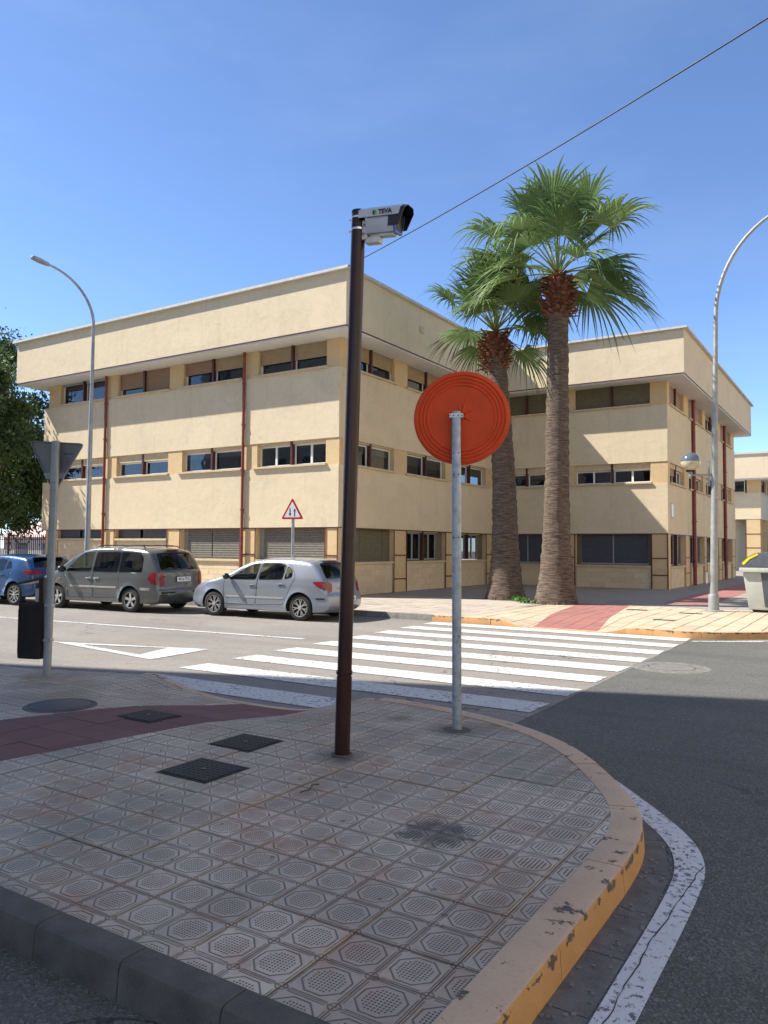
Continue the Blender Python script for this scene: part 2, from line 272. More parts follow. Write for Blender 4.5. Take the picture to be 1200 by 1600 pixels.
def bark():
    t = NT('palm_trunk_bark'); p = t.obj(); rings = t.noise(1, 5, .65, t.scalevec(p, (3.5, 3.5, 34)), .3); n = t.noise(9, 6, .7, p); vert = t.noise(1, 3, .6, t.scalevec(p, (16, 16, 1.3)))
    k = t.mix(t.ramp(rings, .36, .64), c3(.040, .029, .024), c3(.20, .145, .105)); k = t.mix(t.m_('MULTIPLY', t.ramp(n, .5, .75), .5), k, c3(.16, .10, .065)); k = t.mix(t.m_('MULTIPLY', t.ramp(vert, .55, .75), .4), k, c3(.05, .038, .03))
    t.l(k, t.b.inputs['Base Color']); t.b.inputs['Roughness'].default_value = .95; t.bump(rings, .035, 1, t.bump(n, .02)); return t.m
m_bark = bark()
m_stub = simple('rusty_leaf_bases', (.17, .065, .035), .9, var=.5, scale=9, bump=.01)
def leafmat(name, lo, hi, dead=(.30, .24, .12), amt=.15, trans=.25, scale=.9):
    t = NT(name); n = t.noise(scale, 3); r = t.rand(); n2 = t.noise(9, 3)
    k = t.mix(t.m_('MULTIPLY_ADD', r, .4, t.m_('MULTIPLY', n, .6)), c3(*lo), c3(*hi)); k = t.mix(t.m_('MULTIPLY', t.ramp(n2, .6, .75), amt), k, c3(*dead))
    t.l(k, t.b.inputs['Base Color']); t.b.inputs['Roughness'].default_value = .5; t.b.inputs['Specular IOR Level'].default_value = .4
    tr = t.n('ShaderNodeBsdfTranslucent'); t.l(k, tr.inputs[0]); mx = t.n('ShaderNodeMixShader'); mx.inputs[0].default_value = trans
    t.l(t.b.outputs[0], mx.inputs[1]); t.l(tr.outputs[0], mx.inputs[2]); t.l(mx.outputs[0], t.out.inputs[0]); return t.m
m_frond = leafmat('palm_leaf', (.075, .15, .045), (.24, .33, .12), amt=.4)
m_petiole = simple('palm_leaf_stalk', (.20, .25, .08), .6)
m_leaf = leafmat('tree_leaf', (.030, .062, .016), (.11, .16, .045), amt=.25, trans=.35)
m_weed = leafmat('weed_leaf', (.05, .14, .02), (.12, .28, .05)); m_dry = simple('dry_leaf', (.17, .06, .03), .9)
m_treebark = simple('grey_brown_bark', (.09, .065, .045), .95, bump=.02, bscale=12)

# ------------------------------------------------------------------ object helpers
ORG = {}
def tag(o, label=None, cat=None, group=None, kind=None):
    if label: o['label'] = label
    if cat: o['category'] = cat
    if group: o['group'] = group
    if kind: o['kind'] = kind
    return o
def thing(name, label, cat, loc=(0, 0, 0), rz=0, group=None, local=False):
    o = bpy.data.objects.new(name, None); col.objects.link(o); o.location = loc; o.rotation_euler = (0, 0, rz); o.empty_display_size = .2
    ORG[o.name] = Vector((0, 0, 0)) if local else Vector(loc)
    return tag(o, label, cat, group)
def setting(name, loc=(0, 0, 0)):
    o = bpy.data.objects.new(name, None); col.objects.link(o); o.location = loc; ORG[o.name] = Vector(loc); o['kind'] = 'structure'; return o
def link(name, me, parent=None, loc=None):
    o = bpy.data.objects.new(name, me); col.objects.link(o)
    if parent: o.parent = parent; ORG[o.name] = ORG.get(parent.name, Vector((0, 0, 0)))
    if loc is not None: o.location = loc
    return o
class MB:
    def __init__(s): s.v = []; s.f = []
    def add(s, vs, fs):
        b = len(s.v); s.v += [Vector(v) for v in vs]; s.f += [tuple(i + b for i in f) for f in fs]; return s
    def box(s, x0, x1, y0, y1, z0, z1):
        if x0 > x1: x0, x1 = x1, x0
        if y0 > y1: y0, y1 = y1, y0
        if z0 > z1: z0, z1 = z1, z0
        return s.add([(x0, y0, z0), (x1, y0, z0), (x1, y1, z0), (x0, y1, z0), (x0, y0, z1), (x1, y0, z1), (x1, y1, z1), (x0, y1, z1)],
                     [(0, 3, 2, 1), (4, 5, 6, 7), (0, 1, 5, 4), (1, 2, 6, 5), (2, 3, 7, 6), (3, 0, 4, 7)])
    def prism(s, poly, z0, z1):       # poly ccw list of (x,y); z0,z1 numbers or functions
        n = len(poly); f0 = z0 if callable(z0) else (lambda x, y: z0); f1 = z1 if callable(z1) else (lambda x, y: z1)
        vs = [(x, y, f0(x, y)) for x, y in poly] + [(x, y, f1(x, y)) for x, y in poly]
        return s.add(vs, [tuple(range(n - 1, -1, -1)), tuple(range(n, 2 * n))] + [(i, (i + 1) % n, n + (i + 1) % n, n + i) for i in range(n)])
    def prism_dir(s, pts, d):         # planar loop extruded along vector d
        n = len(pts); pts = [Vector(p) for p in pts]; d = Vector(d)
        return s.add(pts + [p + d for p in pts], [tuple(range(n - 1, -1, -1)), tuple(range(n, 2 * n))] + [(i, (i + 1) % n, n + (i + 1) % n, n + i) for i in range(n)])
    def tube(s, pts, rad, seg=10, cap=True, noisef=None):
        pts = [Vector(p) for p in pts]; n = len(pts); rad = rad if isinstance(rad, (list, tuple)) else [rad] * n; b = len(s.v)
        ref = None
        for i, p in enumerate(pts):
            d = (pts[min(i + 1, n - 1)] - pts[max(i - 1, 0)]).normalized()
            if ref is None: ref = Vector((1, 0, 0)) if abs(d.x) < .9 else Vector((0, 1, 0))
            u = (ref - d * ref.dot(d)).normalized(); ref = u; v = d.cross(u)
            for k in range(seg):
                a = 2 * PI * k / seg; r = rad[i] * (noisef(i, k) if noisef else 1); s.v.append(p + (u * math.cos(a) + v * math.sin(a)) * r)
        for i in range(n - 1):
            for k in range(seg):
                k2 = (k + 1) % seg; s.f.append((b + i * seg + k, b + i * seg + k2, b + (i + 1) * seg + k2, b + (i + 1) * seg + k))
        if cap: s.f.append(tuple(b + k for k in range(seg - 1, -1, -1))); s.f.append(tuple(b + (n - 1) * seg + k for k in range(seg)))
        return s
    def lathe(s, prof, c=(0, 0, 0), ax='z', seg=24):
        b = len(s.v); n = len(prof); c = Vector(c)
        for r, h in prof:
            for k in range(seg):
                a = 2 * PI * k / seg; x, y = r * math.cos(a), r * math.sin(a)
                s.v.append(c + (Vector((x, y, h)) if ax == 'z' else Vector((x, h, y)) if ax == 'y' else Vector((h, x, y))))
        for i in range(n - 1):
            for k in range(seg):
                k2 = (k + 1) % seg; f = (b + i * seg + k, b + i * seg + k2, b + (i + 1) * seg + k2, b + (i + 1) * seg + k)
                s.f.append(f if ax != 'y' else f[::-1])
        return s
    def build(s, name, mat, parent=None, smooth=False, bevel=0, sharp=35, recalc=False):
        off = ORG.get(parent.name, Vector((0, 0, 0))) if parent else Vector((0, 0, 0))
        me = bpy.data.meshes.new(name); me.from_pydata([v - off for v in s.v], [], s.f)
        if mat: me.materials.append(mat)
        if recalc or bevel:
            bm = bmesh.new(); bm.from_mesh(me)
            if recalc: bmesh.ops.recalc_face_normals(bm, faces=bm.faces)
            if bevel:
                es = [e for e in bm.edges if len(e.link_faces) == 2 and e.calc_face_angle(0) > R(30)]
                bmesh.ops.bevel(bm, geom=es, offset=bevel, segments=2, affect='EDGES', profile=.6)
            bm.to_mesh(me); bm.free()
        if smooth or bevel:
            me.polygons.foreach_set('use_smooth', [True] * len(me.polygons)); me.set_sharp_from_angle(angle=R(sharp))
        me.update(); return link(name, me, parent)
def ellipsoid(mb, c, r, nu=16, nv=10):
    b = len(mb.v); c = Vector(c)
    for j in range(nv + 1):
        t = PI * j / nv
        for i in range(nu): a = 2 * PI * i / nu; mb.v.append(c + Vector((r[0] * math.sin(t) * math.cos(a), r[1] * math.sin(t) * math.sin(a), r[2] * math.cos(t))))
    for j in range(nv):
        for i in range(nu): i2 = (i + 1) % nu; mb.f.append((b + j * nu + i, b + (j + 1) * nu + i, b + (j + 1) * nu + i2, b + j * nu + i2))
    return mb
def text_obj(name, s, size, mat, parent, mw, depth=.001, bold=0):
    cu = bpy.data.curves.new(name, 'FONT'); cu.body = s; cu.size = size; cu.extrude = depth; cu.align_x = 'CENTER'; cu.align_y = 'CENTER'; cu.offset = bold
    t = bpy.data.objects.new(name, cu); col.objects.link(t); dg = bpy.context.evaluated_depsgraph_get(); me = bpy.data.meshes.new_from_object(t.evaluated_get(dg))
    bpy.data.objects.remove(t); me.materials.clear(); me.materials.append(mat)
    off = ORG.get(parent.name, Vector((0, 0, 0))); me.transform(Matrix.Translation(-off) @ mw); return link(name, me, parent)
def frame_mat(o, x, y):          # local axes -> matrix, z = x cross y
    x = Vector(x).normalized(); y = Vector(y); y = (y - x * y.dot(x)).normalized(); z = x.cross(y)
    m = Matrix((x, y, z)).transposed().to_4x4(); m.translation = Vector(o); return m
def sstep(a, b, x):
    t = max(0, min(1, (x - a) / (b - a))); return t * t * (3 - 2 * t)
def clip_poly(sub, clipq):       # Sutherland-Hodgman, clipq convex ccw
    out = sub
    for i in range(len(clipq)):
        a, b = clipq[i], clipq[(i + 1) % len(clipq)]; inp = out; out = []
        if not inp: return []
        def side(p): return (b[0] - a[0]) * (p[1] - a[1]) - (b[1] - a[1]) * (p[0] - a[0])
        for j in range(len(inp)):
            p, q = inp[j - 1], inp[j]; sp, sq = side(p), side(q)
            if sq >= 0:
                if sp < 0: t = sp / (sp - sq); out.append((p[0] + (q[0] - p[0]) * t, p[1] + (q[1] - p[1]) * t))
                out.append(q)
            elif sp >= 0: t = sp / (sp - sq); out.append((p[0] + (q[0] - p[0]) * t, p[1] + (q[1] - p[1]) * t))
    r = []
    for p in out:
        if not r or abs(p[0] - r[-1][0]) + abs(p[1] - r[-1][1]) > 1e-5: r.append(p)
    if len(r) > 1 and abs(r[0][0] - r[-1][0]) + abs(r[0][1] - r[-1][1]) < 1e-5: r.pop()
    return r
def chaikin(P, it=2):
    for _ in range(it):
        Q = [P[0]]
        for i in range(len(P) - 1):
            a, b = P[i], P[i + 1]; Q += [(a[0] * .75 + b[0] * .25, a[1] * .75 + b[1] * .25), (a[0] * .25 + b[0] * .75, a[1] * .25 + b[1] * .75)]
        P = Q + [P[-1]]
    return P
def area(p): return .5 * sum(p[i - 1][0] * p[i][1] - p[i][0] * p[i - 1][1] for i in range(len(p)))
def inpoly(x, y, P):
    c = False; n = len(P)
    for i in range(n):
        x1, y1 = P[i - 1]; x2, y2 = P[i]
        if (y1 > y) != (y2 > y) and x < (x2 - x1) * (y - y1) / (y2 - y1) + x1: c = not c
    return c

# ================================================================== GROUND, ROADS
MB().box(-400, 400, -400, 400, -.30, -.012).build('ground', m_ground)['kind'] = 'structure'
road = MB().add([(-90, -60, 0), (60, -60, 0), (60, 17.6, 0), (-90, 17.6, 0)], [(0, 1, 2, 3)]).build('road', m_asph); road['kind'] = 'structure'
# newer dark asphalt of the side road on the right
sr = [(-3.17, 6.0), (-3.17, 16.75), (-3.1, 17.9), (-1, 19), (0.6, 22), (0.6, 140), (60, 140), (60, -60), (-60, -60), (-60, 2.1), (-3.6, 2.1)]
MB().add([(x, y, .004) for x, y in [(-3.17, 5.2), (60, 5.2), (60, 140), (-1.2, 140), (-1.2, 17.0), (-3.17, 16.9)]], [(0, 1, 2, 3, 4, 5)]).build('side_road', m_asph_new)['kind'] = 'structure'
MB().add([(x, y, .004) for x, y in [(-3.6, -60), (60, -60), (60, 5.2), (-3.6, 5.2)]], [(0, 1, 2, 3)]).build('near_road', m_asph_new)['kind'] = 'structure'

Z4 = .008
def flat(name, pts, m, z=Z4, parent=None):
    return MB().add([(x, y, z) for x, y in pts], [tuple(range(len(pts)))]).build(name, m, parent)
zeb = setting('zebra_crossing', (-6, 12, 0))
for k in range(9):
    y = 7.0 + 1.137 * k; xl = -8.62 - .055 * k; xr = -3.23 + .005 * k
    j = lambda a=.02: random.uniform(-a, a)
    flat('stripe', [(xl + j() - .05, y + j()), (xr + j(), y + j()), (xr + j(), y + .57 + j()), (xl + j(), y + .57 + j())], m_road_paint, Z4, zeb)
lines = setting('road_markings', (-10, 10, 0))
A, B = Vector((-18.52, 11.24)), Vector((-9.47, 12.04)); d = (B - A).normalized(); n = Vector((-d.y, d.x)) * .065; A2 = A - d * 40
flat('lane_line', [tuple(A2 - n), tuple(B - n), tuple(B + n), tuple(A2 + n)], m_line_paint, Z4, lines)
o = [(-13.0, 8.98), (-9.73, 8.46), (-9.86, 9.88)]; i_ = [(-12.2, 9.03), (-10.29, 8.72), (-10.58, 9.58)]
MB().add([(x, y, Z4) for x, y in o + i_], [(0, 1, 4, 3), (1, 2, 5, 4), (2, 0, 3, 5)]).build('yield_triangle', m_road_paint, lines)
wo = [(-2.29, 6.74), (-1.75, 6.16), (-1.22, 5.50), (-.97, 5.13), (-.84, 4.78), (-.80, 4.35), (-.80, 3.0), (-.80, -8)]
wi = [(-2.36, 6.66), (-1.87, 6.06), (-1.37, 5.40), (-1.11, 5.03), (-.99, 4.70), (-.95, 4.30), (-.95, 3.0), (-.95, -8)]
wo = wo[:5] + wo[5:]; 
wo, wi = [Vector(p) for p in chaikin(wo, 3)], [Vector(p) for p in chaikin(wi, 3)]; n_w = len(wo)
MB().add([(p.x, p.y, Z4) for p in wo] + [(p.x, p.y, Z4) for p in wi], [(i + 1, i, n_w + i, n_w + 1 + i) for i in range(n_w - 1)]).build('edge_line', m_edge_paint, lines)
rc = random.Random(2); cp = []
for k in range(70): y_ = 4.75 - k * .05; cp.append((-.90 + (.04 if k < 20 else 0) * (1 - k / 20) + rc.uniform(-.006, .006), y_))
MB().add([(x - rc.uniform(.001, .004), y, Z4 + .002) for x, y in cp] + [(x + rc.uniform(.001, .005), y, Z4 + .002) for x, y in cp], [(k, 70 + k, 71 + k, k + 1) for k in range(69)]).build('crack', m_joint, lines)
flat('stop_strip', [(-3.1, 16.15), (-1.9, 16.92), (-1.9, 17.05), (-3.1, 16.27)], m_line_paint, Z4, lines)
# far manhole in the road
mh = thing('manhole_cover', 'round manhole cover set in a cracked concrete ring in the road beside the zebra crossing', 'manhole cover', (-2.66, 12.42, 0))
MB().lathe([(.0, .012), (.33, .012), (.33, .006)], (-2.66, 12.42, 0), seg=32).build('lid', simple('worn_grey_lid', (.16, .155, .145), .7, bump=.003, bscale=60), mh)
MB().lathe([(.345, .011), (.56, .013), (.58, .003)], (-2.66, 12.42, 0), seg=32).build('concrete_ring', simple('ring_concrete', (.15, .145, .13), .85, var=.35, scale=12), mh)
MB().lathe([(.33, .0065), (.345, .0065)], (-2.66, 12.42, 0), seg=32).build('gap_ring', m_black, mh)

# ================================================================== NEAR PAVEMENT
def hz(x, y):
    r = sstep(-8.0, -7.1, x) * (1 - sstep(-5.35, -4.7, x)) * sstep(5.2, 6.75, y); return .15 - .128 * r
PAV = [(-3.55, 2.24), (-1.33, 2.24), (-1.33, 4.2), (-1.35, 4.6), (-1.42, 4.92), (-1.55, 5.22), (-1.73, 5.51), (-2.02, 5.95), (-2.35, 6.33), (-2.7, 6.6), (-3.1, 6.82), (-3.66, 7.0), (-4.2, 7.1), (-4.62, 7.12),
       (-4.9, 6.98), (-5.15, 6.78), (-5.45, 6.64), (-6.0, 6.62), (-6.5, 6.66), (-7.0, 6.78), (-7.5, 6.9), (-8.05, 6.85), (-9.04, 6.5), (-10.15, 6.18), (-20, 2.95), (-20, -6), (-3.55, -6)]
KR = chaikin(PAV[2:14]); KL = chaikin(PAV[13:22]); RP0 = list(PAV); PAV = PAV[:2] + KR + KL[1:] + PAV[22:]
redL = lambda y: -5.68 + (y - 3.5) * .185    # right-hand edge of the red strip
redR = lambda y: -7.01 + (y - 4.31) * .40
pav = setting('near_pavement', (-5, 4, 0))
MB().prism(PAV, -.2, .014).build('paving_bed', m_joint, pav)
right_zone = [(redL(-6) , -6), (0, -6), (0, 9), (redL(9), 9)]
left_zone = [(-20, -6), (redR(-6), -6), (redR(9), 9), (-20, 9)]
red_zone = [(redR(-6), -6), (redL(-6), -6), (redL(9), 9), (redR(9), 9)]
HOLES = [(-4.72, -4.30, 4.76, 5.17), (-4.45, -3.99, 3.98, 4.40), (-6.22, -5.77, 5.03, 5.38)]
def slab_piece(poly, mat, name, parent, zf, th=.05, gap=.004):
    if len(poly) < 3 or abs(area(poly)) < .0007: return
    if area(poly) < 0: poly = poly[::-1]
    return MB().prism(poly, lambda x, y: zf(x, y) - th, zf).build(name, mat, parent)
S = .49; gp = .004; shared = {}
def lay(zone, mats, x0, x1, y0, y1, s, name, parent, zf, outer, ox=OX, oy=OY, gp=.0028):
    z2 = clip_poly(outer, zone) if zone else outer; cnt = 0
    i0 = math.floor((x0 - ox) / s); i1 = math.ceil((x1 - ox) / s); j0 = math.floor((y0 - oy) / s); j1 = math.ceil((y1 - oy) / s)
    for i in range(i0, i1):
        for j in range(j0, j1):
            a, b = ox + i * s, oy + j * s; q = [(a + gp, b + gp), (a + s - gp, b + gp), (a + s - gp, b + s - gp), (a + gp, b + s - gp)]
            c = clip_poly(z2, q)
            if len(c) < 3 or abs(area(c)) < .0008: continue
            mat = mats(a + s / 2, b + s / 2) if callable(mats) else mats; flatq = all(abs(zf(x, y) - .15) < 1e-4 for x, y in q)
            dz = random.uniform(-.003, .003)
            if flatq and abs(area(c) - (s - 2 * gp) ** 2) < 1e-4:
                key = (mat.name, s, gp)
                if key not in shared:
                    mb = MB().box(gp, s - gp, gp, s - gp, .10, .15); ob = mb.build(name, mat, None); me = ob.data; bpy.data.objects.remove(ob)
                    bm = bmesh.new(); bm.from_mesh(me); bmesh.ops.bevel(bm, geom=[e for e in bm.edges if all(v.co.z > .14 for v in e.verts)], offset=.004, segments=1, affect='EDGES'); bm.to_mesh(me); bm.free(); shared[key] = me
                ob = link(name, shared[key], parent); ob.location = Vector((a, b, dz)) - ORG[parent.name]
            else: slab_piece(c, mat, name, parent, zf)
            cnt += 1
    return cnt
tm = lambda x, y: m_tile_s if (x > -2.45 + .12 * math.sin(y * 9) and y > 3.9) or (x > -3.4 and y > 5.6) else m_tile
n1 = lay(right_zone, tm, -7, -1, 1.9, 7.4, S, 'paving_slab', pav, hz, PAV)
n2 = lay(left_zone, m_tile, -11.6, -6, 1.5, 7.2, S, 'paving_slab', pav, hz, PAV)
n3 = lay(red_zone, m_red_tile, -8.3, -4.7, 2.0, 7.0, .40, 'red_slab', pav, hz, PAV)
lay(None, m_tile, -20, -8, -6, 1.5, .98, 'rear_slab', pav, hz, clip_poly(PAV, [(-20, -6), (-8, -6), (-8, 1.84), (-20, 1.84)]))
lay(None, m_tile, -8, -3.55, -6, 1.5, .98, 'rear_slab', pav, hz, clip_poly(PAV, [(-7.8, -6), (-3.55, -6), (-3.55, 1.84), (-7.8, 1.84)]))
print('slabs', n1, n2, n3)
# covers
def cover(label, x0, x1, y0, y1, holes=True, rot=0):
    t = thing('access_cover', label, 'access cover', ((x0 + x1) / 2, (y0 + y1) / 2, .15))
    z = hz((x0 + x1) / 2, (y0 + y1) / 2)
    MB().box(x0 - .02, x1 + .02, y0 - .02, y1 + .02, z - .04, z + .004).build('cover_frame', m_iron, t)
    MB().box(x0, x1, y0, y1, z, z + .009).build('lid', m_iron, t)
    g = MB(); nn = 9
    for i in range(nn):
        for j in range(nn):
            cx, cy = x0 + (i + .5) * (x1 - x0) / nn, y0 + (j + .5) * (y1 - y0) / nn; g.box(cx - .014, cx + .014, cy - .008, cy + .008, z + .0085, z + .0115)
    g.build('tread_studs', m_iron, t)['kind'] = 'stuff'
    MB().lathe([(.02, .0), (.02, .0135), (0, .0135)], ((x0 + x1) / 2, (y0 + y1) / 2, z), seg=12).build('keyhole', m_black, t)
cover('square dark iron cover in the tiles, the nearer of two left of brown pole', -4.45, -3.99, 3.98, 4.40)
cover('square dark iron cover in the tiles, the farther of two, just left of brown pole', -4.72, -4.30, 4.76, 5.17)
cover('dark iron cover sunk in the red tactile strip', -6.22, -5.77, 5.03, 5.38)
t = thing('manhole_cover', 'round grey manhole cover in the near pavement by the red strip and litter bin pole', 'manhole cover', (-7.12, 5.03, .15))
MB().lathe([(0, .012), (.29, .012), (.30, .009), (.30, -.02)], (-7.12, 5.03, .15), seg=36).build('lid', m_iron_round, t, smooth=True)
MB().lathe([(.312, .0), (.312, .008), (.35, .008), (.36, .0)], (-7.12, 5.03, .15), seg=36).build('cover_frame', m_conc_dark, t)

# kerbs
def offset_line(P, d):
    out = []
    for i, p in enumerate(P):
        a = Vector(P[max(0, i - 1)]); b = Vector(P[min(len(P) - 1, i + 1)]); t_ = (b - a).normalized(); out.append(Vector(p) + Vector((t_.y, -t_.x)) * d)
    return out
def resample(P, step):
    P = [Vector(p) for p in P]; out = [P[0]]; acc = 0
    for i in range(len(P) - 1):
        L = (P[i + 1] - P[i]).length; t = 0
        while acc + (L - t) >= step: t += step - acc; out.append(P[i].lerp(P[i + 1], t / L)); acc = 0
        acc += L - t
    if acc > step * .3: out.append(P[-1])
    return out
def kerb(P, width, zin, zbot, mat, parent, stone=.9, side=1, gap=.006, zt=None, r=.02, name='kerb_stone'):
    sub = 6; pts = resample(P, stone / sub); off = offset_line(pts, width * side); zt = zt or zin; n = (len(pts) - 1) // sub + (1 if (len(pts) - 1) % sub else 0)
    for k in range(n):
        i0, i1 = k * sub, min((k + 1) * sub, len(pts) - 1); mb = MB(); rings = []
        jz = random.uniform(-.003, .004)
        for i in range(i0, i1 + 1):
            a, b = pts[i].copy(), off[i].copy(); dd = (pts[min(i + 1, len(pts) - 1)] - pts[max(i - 1, 0)]).normalized()
            if i == i0: a += dd * gap / 2; b += dd * gap / 2
            if i == i1: a -= dd * gap / 2; b -= dd * gap / 2
            zi, zo = zin(a.x, a.y) + jz, zt(b.x, b.y) + jz; u = (b - a).normalized()
            f = min(1, (zo - zbot) / .06); rr = min(r, max(.001, (zo) * .3)); c = b - u * rr; e = b - u * rr * .3
            rings.append([(a.x, a.y, zbot), (a.x, a.y, zi), (c.x, c.y, zo), (e.x, e.y, zo - rr * .3), (b.x, b.y, zo - rr), (b.x + u.x * .012, b.y + u.y * .012, zbot)])
        m = 6; b0 = 0; vs = [v for rg in rings for v in rg]; fs = []
        for q in range(len(rings) - 1):
            for h in range(m - 1): fs.append((q * m + h, q * m + h + 1, (q + 1) * m + h + 1, (q + 1) * m + h))
        fs.append(tuple(range(m))); fs.append(tuple((len(rings) - 1) * m + h for h in range(m - 1, -1, -1)))
        mb.add(vs, fs).build(name, mat, parent, smooth=True, sharp=40, recalc=True)
ktop = lambda x, y: .155
kn = setting('near_kerb', (-3, 4, 0))
# list runs so that 'outside' lies to the right of travel for side=+1
kr = [RP0[1]] + KR; kerb(kr, .19, lambda x, y: hz(x, y) + .004, -.05, m_okerb, kn, .95, +1)
kerb(KL, .10, lambda x, y: hz(x, y) + .002, -.05, m_okerb, kn, .6, +1, r=.006)
kerb(RP0[21:25], .13, lambda x, y: .152, -.05, m_conc, kn, 1.0, +1)
kerb([(-3.55, -5.9), (-3.55, 2.05)], .11, ktop, -.05, m_conc_dark, kn, .7, +1)
kerb([(-3.66, 2.24), (-1.14, 2.24)], .14, ktop, -.05, m_conc_dark, kn, .55, +1, r=.03)
# gutter slabs along the right kerb
gt = setting('gutter', (-1.1, 4, 0)); go = [p.copy() for p in resample([(-1.13, 1.5), (-1.13, 4.35), (-1.20, 4.75), (-1.40, 5.25), (-1.65, 5.6), (-1.95, 6.05)], .5)]
gw = offset_line(go, .17)
for i in range(len(go) - 1):
    w0, w1 = (.17, .17) if i < len(go) - 4 else (.12, .12)
    dd = (go[i + 1] - go[i]) * .008
    MB().add([tuple(go[i] + dd) + (.006,), tuple(gw[i] + dd) + (.006,), tuple(gw[i + 1] - dd) + (.006,), tuple(go[i + 1] - dd) + (.006,)], [(0, 1, 2, 3)]).build('gutter_slab', m_gutter, gt)

# ================================================================== FAR PAVEMENT AND PLAZA
def hf(x, y):
    r = sstep(-7.6, -6.75, x) * (1 - sstep(-5.0, -4.3, x)) * (1 - sstep(16.9, 19.3, y)); return .15 - .13 * r
FAR = [(-90, 17.05), (-9.3, 17.05), (-7.7, 17.0), (-6.8, 16.85), (-5.0, 16.82), (-4.5, 16.9), (-3.9, 16.85), (-3.35, 16.8), (-2.85, 16.95), (-2.3, 17.35), (-1.7, 17.9), (-1.0, 18.8), (-.4, 20.2), (0, 22.5), (0, 140), (-90, 140)]
plz = setting('far_pavement', (-8, 20, 0))
MB().prism(FAR, -.2, .014).build('paving_bed', simple('mortar_joint', (.17, .14, .11), .95), plz)
ylw = [(-8.55, 16), (3, 16), (3, 24.4), (-8.0, 24.4)]
redf = lambda y, s: (-6.62 if s == 0 else -5.12) + (y - 16.6) * -.155
yr = [(redf(16, 1), 16), (3, 16), (3, 23.3), (redf(23.3, 1), 23.3)]; yl = [(-8.55, 16), (redf(16, 0), 16), (redf(23.3, 0), 23.3), (-8.2, 23.3)]; rz = [(redf(16, 0), 16), (redf(16, 1), 16), (redf(23.3, 1), 23.3), (redf(23.3, 0), 23.3)]
gl = [(-22, 16), (-8.55, 16), (-8.2, 23.3), (-8.2, 24.5), (-22, 24.5)]
MB().prism([(-14.9, 23.2), (0, 23.2), (0, 140), (-90, 140), (-90, 17.05), (-14.79, 17.05), (-14.79, 23.2)], .0, .144).build('plaza_bed', m_plaza, plz)
MB().prism([(-14.8, 20.7), (-8.5, 20.7), (-8.2, 23.3), (-14.8, 23.3)], .0, .144).build('plaza_bed', m_plaza, plz)
lay(yr, m_yellow_slab, -6.5, 0, 16.5, 23.4, .4, 'yellow_slab', plz, hf, FAR, 0, 16.9, .011)
lay(yl, m_yellow_slab, -8.6, -6, 16.5, 23.4, .4, 'yellow_slab', plz, hf, FAR, 0, 16.9, .011)
lay(rz, m_red_far, -8, -4.5, 16.5, 23.4, .4, 'tactile_slab', plz, hf, FAR, 0, 16.9, .006)
nfar = lay([(-14.8, 16), (-8.55, 16), (-8.3, 20.8), (-14.8, 20.8)], m_grey_slab, -14.8, -8, 16.5, 20.9, .4, 'beige_slab', plz, hf, FAR, 0, 17.05, .009)
# the rest of the plaza: too fine to pick apart, one mesh of slabs
def slab_field(name, x0, x1, y0, y1, s, m, parent, z=.15, jit=.003):
    mb = MB(); nx = int((x1 - x0) / s); ny = int((y1 - y0) / s)
    for i in range(nx):
        for j in range(ny):
            a, b = x0 + i * s, y0 + j * s; zz = z + random.uniform(-jit, 0); g = .006
            mb.add([(a + g, b + g, zz), (a + s - g, b + g, zz), (a + s - g, b + s - g, zz), (a + g, b + s - g, zz)], [(0, 1, 2, 3)])
    o = mb.build(name, m, parent); o['kind'] = 'stuff'; return o
slab_field('plaza_slabs', -14.8, -0.05, 23.3 + .0, 60, .6, m_plaza, plz)
slab_field('footway_slabs', -45, -14.8, 17.07, 21, .4, m_grey_slab, plz)
slab_field('corner_slabs', -14.8, -8.56, 20.82, 23.29, .41, m_grey_slab, plz)
for (x0, x1, y0, y1) in [(-5.6, -3.9, 24.2, 27.4), (-4.6, -1.6, 28.5, 31.5)]:
    pass
flat('pink_band', [(-5.6, 25.0), (-4.3, 25.0), (-4.3, 60), (-5.6, 60)], m_red_far, .156, plz)
flat('pink_band', [(-3.0, 24.0), (-1.7, 24.0), (-1.7, 60), (-3.0, 60)], m_red_far, .156, plz)
kf = setting('far_kerb', (-8, 17, 0)); rev = lambda L: list(reversed(L))
kerb(rev([(-60, 17.05), (-9.3, 17.05)]), .13, lambda x, y: .152, -.05, m_conc, kf, 1.0, -1)
kerb(rev(FAR[1:3] ), .13, lambda x, y: hf(x, y) + .003, -.05, m_okerb, kf, .8, -1)
kerb(rev(FAR[2:6]), .12, lambda x, y: hf(x, y) + .003, -.05, m_okerb, kf, .8, -1, r=.008)
kerb(rev(FAR[5:15]), .15, lambda x, y: hf(x, y) + .003, -.05, m_okerb, kf, .9, -1)
for (x0, x1, y0, y1, lb) in [(-5.83, -5.27, 21.6, 21.85, 'small dark slot grate in the pale slabs beside the pink strip'), (-4.36, -3.8, 21.25, 21.5, 'small dark slot grate in the slabs just left of the right-hand lamp post base'), (-4.47, -3.97, 18.9, 19.1, 'small dark slot grate nearest the orange kerb on the far corner')]:
    t = thing('drain_grate', lb, 'drain grate', ((x0 + x1) / 2, (y0 + y1) / 2, .15)); MB().box(x0, x1, y0, y1, .14, .156).build('frame', m_iron, t); g = MB()
    for k in range(6): g.box(x0 + .03 + k * .085, x0 + .07 + k * .085, y0 + .03, y1 - .03, .156, .159)
    g.build('bars', m_black, t)

